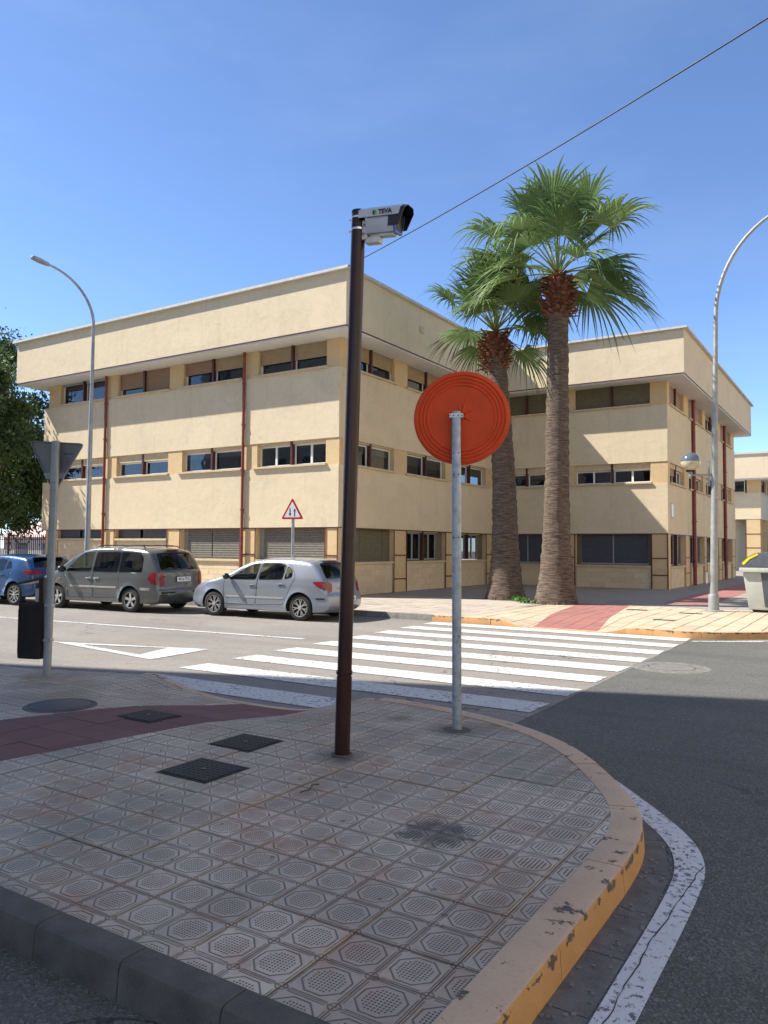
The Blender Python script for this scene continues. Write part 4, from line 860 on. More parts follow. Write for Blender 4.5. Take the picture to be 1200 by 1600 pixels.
# ================================================================== STREET FURNITURE
# brown pole with box camera
pb = Vector((-3.615, 5.1, .15)); ptop = Vector((-3.50, 5.1, 4.52)); t = thing('camera_pole', 'tall dark oxblood fluted pole with steel bands standing on the near pavement', 'pole', tuple(pb))
mb = MB(); nseg = 24; ringz = [0, .62, .621, 1.5, 2.6, 3.6, 4.37]
mb.tube([pb.lerp(ptop, z / 4.37) for z in ringz], [.062, .062, .058, .058, .057, .057, .056], nseg, noisef=lambda i, k: 1 - .035 * (k % 3 == 0)); mb.build('shaft', m_brownpole, t, smooth=True, sharp=25)
MB().tube([pb, pb + Vector((0, 0, .012))], .085, 24).build('base_flange', m_conc_dark, t)
e = pb.lerp(ptop, .147); MB().tube([e, e + Vector((0, 0, .025))], .066, 20).tube([e + Vector((.05, -.02, .012)), e + Vector((.09, -.03, .012))], .006, 6).build('joint_collar', m_brownpole, t)
for q_ in (.965, .987):
    e = pb.lerp(ptop, q_); MB().tube([e, e + Vector((0, 0, .016))], .0605, 24).tube([e + Vector((-.062, -.01, .008)), e + Vector((-.08, -.014, .008))], .006, 6).build('steel_band', m_chrome, t)
MB().tube([ptop, ptop + Vector((0, 0, .012))], .058, 24).build('cap', m_black, t)
# camera: axis points right and slightly towards the viewer
t = thing('traffic_camera', 'grey box traffic camera with printed logo and dark hood atop the brown pole', 'camera', tuple(ptop))
ca = Vector((math.cos(R(4)), math.sin(R(4)), -.10)).normalized(); cs = ca.cross(Vector((0, 0, 1))).normalized(); cu_ = cs.cross(ca); co = ptop + Vector((.185, .03, -.085))
def cbox(a0, a1, s0, s1, u0, u1, mb=None):
    mb = mb or MB(); P = lambda a, s, u: co + ca * a + cs * s + cu_ * u
    return mb.add([P(a0, s0, u0), P(a1, s0, u0), P(a1, s1, u0), P(a0, s1, u0), P(a0, s0, u1), P(a1, s0, u1), P(a1, s1, u1), P(a0, s1, u1)], [(0, 3, 2, 1), (4, 5, 6, 7), (0, 1, 5, 4), (1, 2, 6, 5), (2, 3, 7, 6), (3, 0, 4, 7)])
def cprism(pts, a0, a1, mb=None): mb = mb or MB(); return mb.prism_dir([co + ca * a0 + cs * s + cu_ * u for s, u in pts], ca * (a1 - a0))
near = 1 if cs.y < 0 else -1
cprism([(-.05, -.125), (.05, -.125), (.072, -.06), (.072, .03), (-.072, .03), (-.072, -.06)], -.085, .165).build('housing', m_camw, t, bevel=.006, recalc=True)
def hood(a0, a1, prof, k, name, mat, slant=0):
    n_ = len(prof); ip = [(x * k, u * (1 - (1 - k) * .5) - .002) for x, u in prof]; vs = []
    for a in (a0, a1):
        for P_ in (prof, ip):
            for (s_, u_) in P_: vs.append(co + ca * (a + (slant * u_ if a == a1 else 0)) + cs * s_ + cu_ * u_)
    fs = [(i, i + 1, 2 * n_ + i + 1, 2 * n_ + i) for i in range(n_ - 1)] + [(n_ + i + 1, n_ + i, 3 * n_ + i, 3 * n_ + i + 1) for i in range(n_ - 1)] + [(i, n_ + i, n_ + i + 1, i + 1) for i in range(n_ - 1)] + [(2 * n_ + i + 1, 3 * n_ + i + 1, 3 * n_ + i, 2 * n_ + i) for i in range(n_ - 1)] + [(0, 2 * n_, 3 * n_, n_), (n_ - 1, 2 * n_ - 1, 4 * n_ - 1, 3 * n_ - 1)]
    return MB().add(vs, fs).build(name, mat, t, recalc=True)
hood(-.15, .215, [(-.088, -.005), (-.092, .05), (-.05, .082), (.05, .082), (.092, .05), (.088, -.005)], .96, 'sun_hood', m_camw, .3)
hood(.12, .245, [(-.075, -.085), (-.084, .046), (-.046, .076), (.046, .076), (.084, .046), (.075, -.085)], .95, 'visor', m_black, .35)
cprism([(-.055, -.13), (.055, -.13), (.074, -.06), (.074, .03), (-.074, .03), (-.074, -.06)], .166, .186).build('front_ring', m_blue, t, recalc=True)
cprism([(-.045, -.11), (.045, -.11), (.062, -.05), (.062, .03), (-.062, .03), (-.062, -.05)], .186, .189).build('front_glass', m_black, t, recalc=True)
cbox(.02, .15, -.03, .03, -.145, -.126).build('lens_tray', m_camb, t)
cbox(-.145, -.085, -.04, .04, -.165, -.012).build('bracket_plate', m_camb, t, bevel=.004); cbox(-.10, .03, -.03, .03, -.195, -.150).build('bracket_arm', m_camb, t, bevel=.004)
cbox(-.06, .02, -.02, .02, -.150, -.12).build('bracket_arm', m_camb, t)
for u_ in (-.13, -.06): cbox(-.125, -.105, near * .041, near * .047, u_, u_ + .018).build('bolt', m_bolt, t, recalc=True)
P0 = co + cs * (near * .0905) + cu_ * .023; up_ = (cu_ * .055 + cs * (near * .004)).normalized(); xdir = ca if (ca.cross(up_)).dot(cs * near) > 0 else -ca
text_obj('lettering', 'TEVA', .050, m_ink, t, frame_mat(P0 + ca * .095 + cs * near * .0022, xdir, up_), .0008, .0016)
c0 = P0 + ca * .0 + cs * near * .0022
for sgn, mm in ((-1, m_ink), (1, m_green)):
    pts = [c0 + ca * (math.cos(a) * .018) + up_ * (math.sin(a) * .019) for a in [R(90 - sgn * 180 * k / 8) for k in range(9)]]
    MB().prism_dir(pts if sgn < 0 else pts[::-1], cs * near * .001).build('logo_half', mm, t, recalc=True)

def cpost(name, t, base, top, w_, d_, ang, mat, holes=()):
    b = Vector(base); tp = Vector(top); x = Vector((math.cos(ang), math.sin(ang), 0)); y = Vector((-math.sin(ang), math.cos(ang), 0)); th = .004; r = .008
    sec = [(-w_ / 2 + r, -d_ / 2), (w_ / 2 - r, -d_ / 2), (w_ / 2, -d_ / 2 + r), (w_ / 2, d_ / 2 - r), (w_ / 2 - r, d_ / 2), (-w_ / 2 + r, d_ / 2), (-w_ / 2, d_ / 2 - r), (-w_ / 2, -d_ / 2 + r)]
    n = len(sec); mb = MB(); vs = [b + x * p + y * q_ for p, q_ in sec] + [tp + x * p + y * q_ for p, q_ in sec]
    o = mb.add(vs, [(i, (i + 1) % n, n + (i + 1) % n, n + i) for i in range(n)] + [tuple(range(n - 1, -1, -1)), tuple(range(n, 2 * n))]).build(name, mat, t, smooth=True, sharp=50)
    h = MB()
    for z in holes:
        for sx in (-1, 1):
            c = b.lerp(tp, (z - b.z) / (tp.z - b.z)) + x * (sx * w_ * .27) - y * (d_ / 2)
            h.add([c + x * (.007 * math.cos(a)) + Vector((0, 0, .007 * math.sin(a))) - y * .001 for a in [2 * PI * k / 8 for k in range(8)]], [tuple(range(8))])
    if holes: h.build('bolt_holes', m_black, o)
    return o, x, y
# red disc sign
t = thing('road_sign', 'round road sign seen from behind with red-orange plastic back and moulded rings', 'road sign', (-3.25, 6.39, .15))
ang = R(20); o, x, y = cpost('post', t, (-3.25, 6.39, .15), (-3.265, 6.39, 3.07), .083, .045, ang, m_galv, (1.0, 1.9, 2.48, 2.68))
MB().lathe([(0, .002), (.12, .002), (.13, .0)], (-3.25, 6.39, .15), seg=20).build('stained_footing', m_conc_dark, t)
dc = Vector((-3.235, 6.42, 3.02)) + y * .05; prof = [(0, .012), (.30, .012)]
for k in range(4): r_ = .305 + k * .033; prof += [(r_, .012 - k * .001), (r_ + .008, .020), (r_ + .02, .020), (r_ + .028, .010)]
prof += [(.440, .008), (.452, 0), (.452, -.02), (.44, -.026), (0, -.026)]
mb = MB(); seg = 64; v0 = []
for (r_, h_) in prof:
    for k in range(seg): a = 2 * PI * k / seg; mb.v.append(dc + x * (r_ * math.cos(a)) + Vector((0, 0, r_ * math.sin(a) * .975)) - y * h_)
for i in range(len(prof) - 1):
    for k in range(seg): k2 = (k + 1) % seg; mb.f.append((i * seg + k, i * seg + k2, (i + 1) * seg + k2, (i + 1) * seg + k))
dsk = mb.build('disc', m_disc, t, smooth=True, sharp=25, recalc=True)
g = MB()
for an in (25, 75, 105, 150, -30, 210):
    d_ = x * math.cos(R(an)) + Vector((0, 0, math.sin(R(an)))); s_ = x * -math.sin(R(an)) + Vector((0, 0, math.cos(R(an)))); o2 = dc + Vector((0, 0, .02)) - y * .012; L = .19 if 60 < an < 90 else .13
    g.add([o2 + d_ * .03 - s_ * .016, o2 + d_ * .03 + s_ * .016, o2 + d_ * L, o2 + d_ * .04 - y * .018], [(0, 1, 3), (1, 2, 3), (2, 0, 3)])
g.build('moulded_ribs', m_disc, dsk)
cl = MB(); c = Vector((-3.265, 6.39, 3.03)); cl.prism_dir([c + x * -.062 - y * .026 + Vector((0, 0, -.018)), c + x * .062 - y * .026 + Vector((0, 0, -.018)), c + x * .062 - y * .026 + Vector((0, 0, .018)), c + x * -.062 - y * .026 + Vector((0, 0, .018))], y * .06).build('clamp', m_white, t, recalc=True)
g = MB()
for sx in (-.055, -.022, .022, .055): MB().tube([c + x * sx - y * .026, c + x * sx - y * .036], .008, 8).build('clamp_bolt', m_bolt, t)
# yield sign from behind, with litter bin hung on the post
t = thing('road_sign', 'grey back of a give-way triangle sign pointing down, on a galvanised box post', 'road sign', (-8.93, 6.1, .15))
o, x, y = cpost('post', t, (-8.93, 6.1, .15), (-8.87, 6.1, 3.14), .098, .055, R(18), m_galv_dull, (2.3, 2.5, 2.6))
ty = Vector((-8.93, 6.14, 0)) + y * .04; A3 = [ty + x * -.43 + Vector((0, 0, 3.17)), ty + x * .40 + Vector((0, 0, 3.11)), ty + x * -.03 + Vector((0, 0, 2.47))]
def rtri(P, r_):
    out = []
    for i in range(3):
        p, a, b = P[i], P[i - 1], P[(i + 1) % 3]; u = (a - p).normalized(); v = (b - p).normalized()
        for q_ in (0, .5, 1): out.append(p + u * r_ * (1 - q_) ** 2 + v * r_ * q_ ** 2 + (u + v) * r_ * .0)
    return out
MB().prism_dir(rtri(A3, .06), y * .004).build('plate', m_signback, t, recalc=True)
cen = sum(A3, Vector()) / 3; r0 = rtri(A3, .06); r1 = [cen + (p - cen) * .955 for p in r0]; g = MB(); n_ = len(r0)
g.add([p - y * .018 for p in r0] + [p - y * .018 for p in r1] + [p + y * .004 for p in r0] + [p for p in r1], [(i, (i + 1) % n_, n_ + (i + 1) % n_, n_ + i) for i in range(n_)] + [(i, (i + 1) % n_, 2 * n_ + (i + 1) % n_, 2 * n_ + i) for i in range(n_)] + [(n_ + i, n_ + (i + 1) % n_, 3 * n_ + (i + 1) % n_, 3 * n_ + i) for i in range(n_)]).build('rim', m_signback, t, recalc=True)
zb = 2.66; MB().prism_dir([ty + x * -.15 - y * .02 + Vector((0, 0, zb)), ty + x * .10 - y * .02 + Vector((0, 0, zb)), ty + x * .145 - y * .02 + Vector((0, 0, zb + .075)), ty + x * -.19 - y * .02 + Vector((0, 0, zb + .075))], y * .022).build('cross_bar', m_galv_dull, t, recalc=True)
ps = ty + x * .17 - y * .001 + Vector((0, 0, 2.98)); text_obj('small_print', 'SEÑALES', .035, m_ink, t, frame_mat(ps - y * .001, x, (0, 0, 1)), .0004); text_obj('small_print', '36 4\n2004', .045, simple('faded_print', (.10, .10, .11), .6), t, frame_mat(ps - y * .001 + Vector((0, 0, -.09)), x, (0, 0, 1)), .0004)
for z in (.58, 1.02): MB().prism_dir([Vector((-8.93 + z * .02, 6.1, z)) + x * a_ - y * .034 + Vector((0, 0, b_)) for a_, b_ in ((-.056, 0), (.056, 0), (.056, .03), (-.056, .03))], y * .07).build('strap', m_galv, t, recalc=True)
t = thing('litter_bin', 'black plastic litter bin with a hooded open mouth hung on the give-way sign post', 'litter bin', (-9.25, 6.05, .33))
bc = Vector((-9.17, 6.08, 0)); Pb = lambda a_, b_, z: bc + x * a_ + y * b_ + Vector((0, 0, z))
hw, hd_ = .175, .14
def rrect(hw, hd_, r, z, n=4):
    out = []
    for (cx, cy, a0) in ((hw - r, hd_ - r, 0), (-hw + r, hd_ - r, 90), (-hw + r, -hd_ + r, 180), (hw - r, -hd_ + r, 270)):
        for k in range(n + 1): a = R(a0 + 90 * k / n); out.append(Pb(cx + r * math.cos(a), cy + r * math.sin(a), z))
    return out
secs = [rrect(hw * .96, hd_ * .96, .05, .355), rrect(hw, hd_, .055, .38), rrect(hw, hd_, .055, 1.02), rrect(hw * 1.03, hd_ * 1.03, .055, 1.03), rrect(hw * 1.03, hd_ * 1.03, .055, 1.05)]; n_ = len(secs[0]); mb = MB(); mb.v = [v for s_ in secs for v in s_]
mb.f = [tuple(range(n_ - 1, -1, -1))] + [(i * n_ + k, i * n_ + (k + 1) % n_, (i + 1) * n_ + (k + 1) % n_, (i + 1) * n_ + k) for i in range(len(secs) - 1) for k in range(n_)]
mb.build('bucket', m_black, t, smooth=True, sharp=40)
g = MB(); g.prism_dir([Pb(hw, -hd_, 1.05), Pb(hw, hd_, 1.05), Pb(hw, hd_, 1.385), Pb(hw, -hd_, 1.36)], x * -.03); g.prism_dir([Pb(hw, -hd_, 1.36), Pb(hw, hd_, 1.36), Pb(-hw, hd_ * .9, 1.29), Pb(-hw, -hd_ * .9, 1.29)], Vector((0, 0, .03)))
g.prism_dir([Pb(hw, hd_ - .01, 1.05), Pb(-.02, hd_ - .01, 1.05), Pb(-.02, hd_ - .01, 1.30), Pb(hw, hd_ - .01, 1.36)], y * .01); g.build('hood', m_black, t, recalc=True)
MB().prism_dir([Pb(.10, -hd_ - .002, 1.08), Pb(.15, -hd_ - .002, 1.08), Pb(.15, -hd_ - .002, 1.25), Pb(.10, -hd_ - .002, 1.25)], y * .008).build('ash_plate', m_grey_al, t, recalc=True)
g = MB()
for k in range(8): a_ = -.14 + k * .04; g.prism_dir([Pb(a_ - .006, -hd_ - .004, .42), Pb(a_ + .006, -hd_ - .004, .42), Pb(a_ + .006, -hd_ - .004, .98), Pb(a_ - .006, -hd_ - .004, .98)], y * .01)
g.build('flutes', m_black, t, recalc=True)
# two-way traffic warning sign
wb = Vector((-14.66, 18.05, .15)); t = thing('road_sign', 'red-bordered triangular two-way traffic warning sign standing behind the silver hatchback', 'road sign', tuple(wb))
MB().tube([wb, wb + Vector((0, 0, 2.55))], .045, 12).build('post', m_lamp, t, smooth=True)
ang = R(12); x = Vector((math.cos(ang), math.sin(ang), 0)); y = Vector((-math.sin(ang), math.cos(ang), 0)); c = wb + Vector((0, 0, 2.48)) - y * .06
T3 = [c + x * -.37, c + x * .37, c + Vector((0, 0, .64))]; MB().prism_dir(rtri(T3, .06), y * .02).build('plate', m_redink, t, recalc=True)
cen = sum(T3, Vector()) / 3; I3 = [cen + (p - cen) * .74 - y * .003 for p in T3]; pf = MB().prism_dir(rtri(I3, .03), y * .002).build('face', m_signw, t, recalc=True)
def arrow(cx, sgn):
    q_ = lambda a_, b_: cen + x * (cx + a_) + Vector((0, 0, b_ * sgn - .01)) - y * .005
    MB().prism_dir([q_(-.016, -.12), q_(.016, -.12), q_(.016, .03), q_(.042, .03), q_(0, .12), q_(-.042, .03), q_(-.016, .03)], y * .001).build('arrow', m_ink, pf, recalc=True)
arrow(-.075, -1); arrow(.08, 1)
# lamp posts
def lamp_post(label, base, h, arm, reach, rise, r0, r1, headlen, mat=m_lamp, tilt=0):
    b = Vector(base); t = thing('street_lamp', label, 'street lamp', base, group='curved-arm street lamps'); a = Vector(arm).normalized(); pts = [b, b + Vector((tilt * .3, 0, h * .3)), b + Vector((tilt, 0, h))]; rad = [r0, r0 * .9, r0 * .55]
    o = pts[-1]
    for k in range(1, 15): an = R(82 * k / 14); pts.append(o + a * (reach * (1 - math.cos(an))) + Vector((0, 0, rise * math.sin(an)))); rad.append(r0 * .55 + (r1 - r0 * .55) * k / 14)
    MB().tube(pts, rad, 16).build('post', mat, t, smooth=True)
    MB().lathe([(r0 * 2.4, 0), (r0 * 2.4, .02), (r0 * 1.35, .04), (r0 * 1.3, .42), (r0 * 1.22, .45), (r0, .46)], base, seg=20).build('base_sleeve', mat, t, smooth=True, sharp=40)
    e = pts[-1]; d = (pts[-1] - pts[-2]).normalized(); s_ = d.cross(Vector((0, 0, 1))).normalized(); u_ = s_.cross(d)
    P = lambda L, w_, z: e + d * L + s_ * w_ + u_ * z
    ol = [(-.02, .05), (.06, .11), (headlen * .5, .15), (headlen * .9, .13), (headlen, .06), (headlen, -.06), (headlen * .9, -.13), (headlen * .5, -.15), (.06, -.11), (-.02, -.05)]
    MB().prism_dir([P(L, w_, -.045) for L, w_ in ol], u_ * .07).build('lamp_head', mat, t, bevel=.012, recalc=True)
    MB().prism_dir([P(L, w_, -.055) for L, w_ in ((.2, -.1), (headlen * .85, -.1), (headlen * .85, .1), (.2, .1))], u_ * .012).build('lamp_lens', m_grey_al, t, recalc=True)
    return t
lamp_post('tall grey street lamp behind the grey minivan, arm curving left over the road', (-23.3, 17.35, .15), 9.4, (-.12, -1, 0), 1.95, 1.75, .10, .035, .62, tilt=.05)
lt = lamp_post('tall galvanised street lamp by the recycling bin, arm curving right out of frame', (-3.73, 22.59, .15), 8.0, (1, .1, 0), 2.5, 2.95, .105, .04, .6, m_galv_dull, tilt=.14)
t = thing('globe_lamp', 'smoked globe lamp on a side bracket halfway up the right-hand lamp post', 'lamp', (-4.3, 22.55, 4.2))
gb = ellipsoid(MB(), (0, 0, 0), (.26, .26, .26), 28, 18).build('globe', m_globe, t, smooth=True); gb.location = Vector((-4.27, 22.5, 4.23)) - ORG[t.name]; gb.data.transform(Matrix.Translation(ORG[t.name]))
MB().tube([(-3.75, 22.59, 3.85), (-4.27, 22.5, 3.87)], .022, 8).tube([(-4.27, 22.5, 3.82), (-4.27, 22.5, 3.99)], .05, 12).build('bracket', m_galv_dull, t); MB().box(-3.83, -3.79, 22.53, 22.65, 3.55, 4.25).build('bracket_plate', m_galv_dull, t)
MB().lathe([(.10, 0), (.13, .03), (.10, .05)], (-4.27, 22.5, 3.955), seg=20).build('collar', m_black, t)
MB().box(-3.9, -3.85, 22.5, 22.6, .9, 1.2).build('service_hatch', m_galv_dull, lt)
# recycling bin
bb = Vector((-2.30, 23.35, .15)); t = thing('recycling_bin', 'large pale-bodied recycling bin with dark domed lid and yellow stripe, cut by the right edge', 'recycling bin', tuple(bb))
def taper_box(cx, cy, z0, z1, w0, d0, w1, d1):
    v = [(cx - w0, cy - d0, z0), (cx + w0, cy - d0, z0), (cx + w0, cy + d0, z0), (cx - w0, cy + d0, z0), (cx - w1, cy - d1, z1), (cx + w1, cy - d1, z1), (cx + w1, cy + d1, z1), (cx - w1, cy + d1, z1)]
    return MB().add(v, [(0, 3, 2, 1), (4, 5, 6, 7), (0, 1, 5, 4), (1, 2, 6, 5), (2, 3, 7, 6), (3, 0, 4, 7)])
taper_box(bb.x, bb.y, .22, 1.22, .60, .50, .72, .60).build('body', m_binbody, t, bevel=.04)
taper_box(bb.x, bb.y, 1.22, 1.34, .80, .68, .80, .68).build('rim', m_binbody, t, bevel=.02)
ld = MB(); nn = 12
prof = [(-.79, 1.34), (-.74, 1.46), (-.58, 1.62), (-.36, 1.73), (0, 1.78), (.36, 1.73), (.58, 1.62), (.74, 1.46), (.79, 1.34)]
ld.prism_dir([(bb.x + p, bb.y - .62, z) for p, z in prof][::-1], (0, 1.24, 0)).build('lid', m_binlid, t, bevel=.03, recalc=True)
st = MB(); pr_ = prof[1:4]; st.add([(bb.x + p - .012, bb.y - .635, z + .012) for p, z in pr_] + [(bb.x + p - .012, bb.y + .3, z + .012) for p, z in pr_], [(0, 1, 4, 3), (1, 2, 5, 4)]); st.add([(bb.x + p * 1.01, bb.y - .628, z + .01) for p, z in pr_] + [(bb.x + p * .93, bb.y - .628, z - .05) for p, z in pr_], [(0, 1, 4, 3), (1, 2, 5, 4)]); st.build('yellow_stripe', m_yel, t, recalc=True)
taper_box(bb.x + .16, bb.y, .3, 1.2, .36, .515, .44, .612).build('dark_panel', m_binlid, t)
for sx in (-.45, .45):
    for sy in (-.36, .36): MB().lathe([(0, -.03), (.08, -.03), (.08, .03), (0, .03)], (bb.x + sx, bb.y + sy, .23), 'y', 16).build('wheel', m_rubber, t)
# overhead cable
p0 = Vector((-14.32, 20.15, 10.86)); p1 = Vector((0, 0, 1.8)) + (fw * 1210 + r2 * 600 + u2 * 772).normalized() * 16; pts = []
for k in range(25): f = k / 24; p = p0.lerp(p1, f); p.z -= .12 * 4 * f * (1 - f); pts.append(p)
p2 = p1 + (p1 - pts[-2]).normalized() * 12; tag(MB().tube(pts + [p2], .014, 6).build('overhead_cable', m_black), 'thin dark cable running up from the school roof corner to the upper right', 'cable')
# litter
g = MB(); rnd = random.Random(4)
for k in range(7):
    p = Vector((-3.48 + rnd.gauss(0, .05), 2.02 + rnd.gauss(0, .02), .012 + .012 * k)); a = rnd.uniform(0, 6.28); u_ = Vector((math.cos(a), math.sin(a), rnd.uniform(-.3, .5))) * .055; v_ = Vector((-math.sin(a), math.cos(a), rnd.uniform(-.2, .6))) * .035; g.add([p - u_, p + v_, p + u_, p - v_], [(0, 1, 2, 3)])
tag(g.build('dry_leaves', m_dry), 'small heap of brown dry leaves against the grey kerb at the lower left', 'dry leaves')
g = MB(); pts = [Vector((-3.29 + .02 * math.sin(k * .6), 4.16 + k * .022, .158 + .004 * math.sin(k))) for k in range(11)]; tag(g.tube(pts, .004, 5).build('twig', m_joint), 'thin curved dark twig lying on the tiles in front of the brown pole', 'twig')
g = MB()
for k in range(160):
    a = rnd.uniform(0, 1); x_ = rnd.uniform(-1.2, 1.6) if k > 90 else rnd.uniform(-1.13, -.95); y_ = rnd.uniform(2.2, 9) if k > 90 else rnd.uniform(2.3, 5); s_ = rnd.uniform(.003, .009)
    if -5 < x_ < -1.14: continue
    g.box(x_ - s_, x_ + s_, y_ - s_, y_ + s_ * rnd.uniform(.5, 2), .004, .012)
tb = MB()
for k in range(46):
    x_, y_ = rnd.uniform(-5, -1.5), rnd.uniform(2.4, 6.4)
    if not inpoly(x_, y_, PAV): continue
    a = rnd.uniform(0, 6.28); u_ = Vector((math.cos(a), math.sin(a), .2)) * rnd.uniform(.006, .016); v_ = Vector((-math.sin(a), math.cos(a), .1)) * .006; p = Vector((x_, y_, hz(x_, y_) + .006)); tb.add([p - u_, p - v_, p + u_, p + v_], [(0, 1, 2, 3)])
tag(tb.build('crumbs', m_dry), 'tiny brown leaf crumbs scattered over the near tiles', 'crumbs', kind='stuff')
o = g.build('road_grit', m_conc); o['kind'] = 'stuff'; tag(o, 'scattered pale grit and small stones on the road by the kerb', 'grit')

# ================================================================== CARS
def seg_dist(px, pz, P):
    best = 9
    for i in range(len(P) - 1):
        ax_, az_ = P[i]; bx_, bz_ = P[i + 1]; dx, dz = bx_ - ax_, bz_ - az_; L2 = dx * dx + dz * dz or 1e-9; t_ = max(0, min(1, ((px - ax_) * dx + (pz - az_) * dz) / L2)); best = min(best, math.hypot(px - ax_ - dx * t_, pz - az_ - dz * t_))
    return best
def smooth_line(P, it=2):
    for _ in range(it):
        Q = [P[0]]
        for i in range(len(P) - 1):
            a, b = P[i], P[i + 1]; Q += [(a[0] * .75 + b[0] * .25, a[1] * .75 + b[1] * .25), (a[0] * .25 + b[0] * .75, a[1] * .25 + b[1] * .75)]
        P = Q + [P[-1]]
    return P
def off_poly(P, d):
    if area(P) < 0: P = P[::-1]
    out = []; n = len(P)
    for i in range(n):
        a, p, b = Vector(P[i - 1]), Vector(P[i]), Vector(P[(i + 1) % n]); e1 = (p - a).normalized(); e2 = (b - p).normalized(); n1_ = Vector((e1.y, -e1.x)); n2_ = Vector((e2.y, -e2.x)); m_ = (n1_ + n2_); m_ = m_.normalized() if m_.length > .01 else n1_; k_ = d / max(.5, m_.dot(n1_)); out.append(tuple(p + m_ * k_))
    return out
def round_poly(P, r=.04):
    out = []; n = len(P)
    for i in range(n):
        a, p, b = Vector(P[i - 1]), Vector(P[i]), Vector(P[(i + 1) % n]); u = (a - p); v = (b - p); ru = min(r, u.length * .45); rv = min(r, v.length * .45); u.normalize(); v.normalize()
        for q_ in (0, .33, .67, 1): out.append(tuple(p + u * ru * (1 - q_) ** 2 + v * rv * q_ ** 2))
    return out
def cdt(loop, regions, pts):
    """loop: closed outer polygon; regions: list of (key, polygon). Returns key -> triangles list, verts"""
    V = []; E = []
    def addloop(P):
        b = len(V); V.extend(Vector(p) for p in P); E.extend((b + i, b + (i + 1) % len(P)) for i in range(len(P)))
    addloop(loop)
    for _, P in regions: addloop(P)
    V.extend(Vector(p) for p in pts)
    vo, eo, fo, _, _, _ = delaunay_2d_cdt(V, E, [], 0, 1e-5)
    out = {}
    for f in fo:
        cx = sum(vo[i].x for i in f) / 3; cy = sum(vo[i].y for i in f) / 3
        if not inpoly(cx, cy, loop): continue
        key = 'body'
        for k_, P in regions:
            if inpoly(cx, cy, P): key = k_; break
        out.setdefault(key, []).append(tuple(f))
    return vo, out
def make_wheel(car, cx, cy, R_, rr, wdt, style, side):
    w0 = MB().lathe([(rr, -wdt / 2), (rr + .02, -wdt / 2 - .004), (R_ - .03, -wdt / 2 + .005), (R_, -wdt / 2 + .03), (R_, wdt / 2 - .03), (R_ - .03, wdt / 2 - .005), (rr + .02, wdt / 2 + .004), (rr, wdt / 2)], (cx, cy, R_), 'y', 36).build('wheel', m_rubber, car, smooth=True, sharp=50)
    yo = cy + side * (wdt / 2 - .01); n_ = len([0]); MB().lathe([(0, -.05 * side), (rr - .03, -.05 * side), (rr - .02, 0), (rr, .004 * side), (rr + .004, 0)], (cx, yo, R_), 'y', 36).build('rim_dish', m_rimdark if style != 'silver5' else m_rimdark, w0, smooth=True, sharp=30)
    g = MB(); cnt, dbl, wid = dict(double7=(7, True, .022), five=(5, False, .075), double5=(5, True, .028))[style]
    for k in range(cnt):
        a = 2 * PI * k / cnt + .3
        for dd in ((-.055, .055) if dbl else (0,)):
            rr_ = lambda r_, w_, y_: (cx + r_ * math.cos(a) - w_ * math.sin(a), yo + side * y_, R_ + r_ * math.sin(a) + w_ * math.cos(a))
            w1 = wid; sc_ = .62 if dbl else 1
            c0 = [rr_(.04, dd * sc_ - w1 / 2 * .8, -.012), rr_(.04, dd * sc_ + w1 / 2 * .8, -.012), rr_(rr * .97, dd + w1 / 2, .0), rr_(rr * .97, dd - w1 / 2, .0)]
            g.prism_dir(c0, (0, -side * .022, 0))
    g.lathe([(0, .004 * side), (.045, .002 * side), (.05, -.02 * side)], (cx, yo, R_), 'y', 20)
    g.lathe([(rr - .018, -.012 * side), (rr - .012, .004 * side), (rr + .003, .006 * side), (rr + .006, 0)], (cx, yo, R_), 'y', 36); g.build('spokes', m_rim, w0, recalc=True)
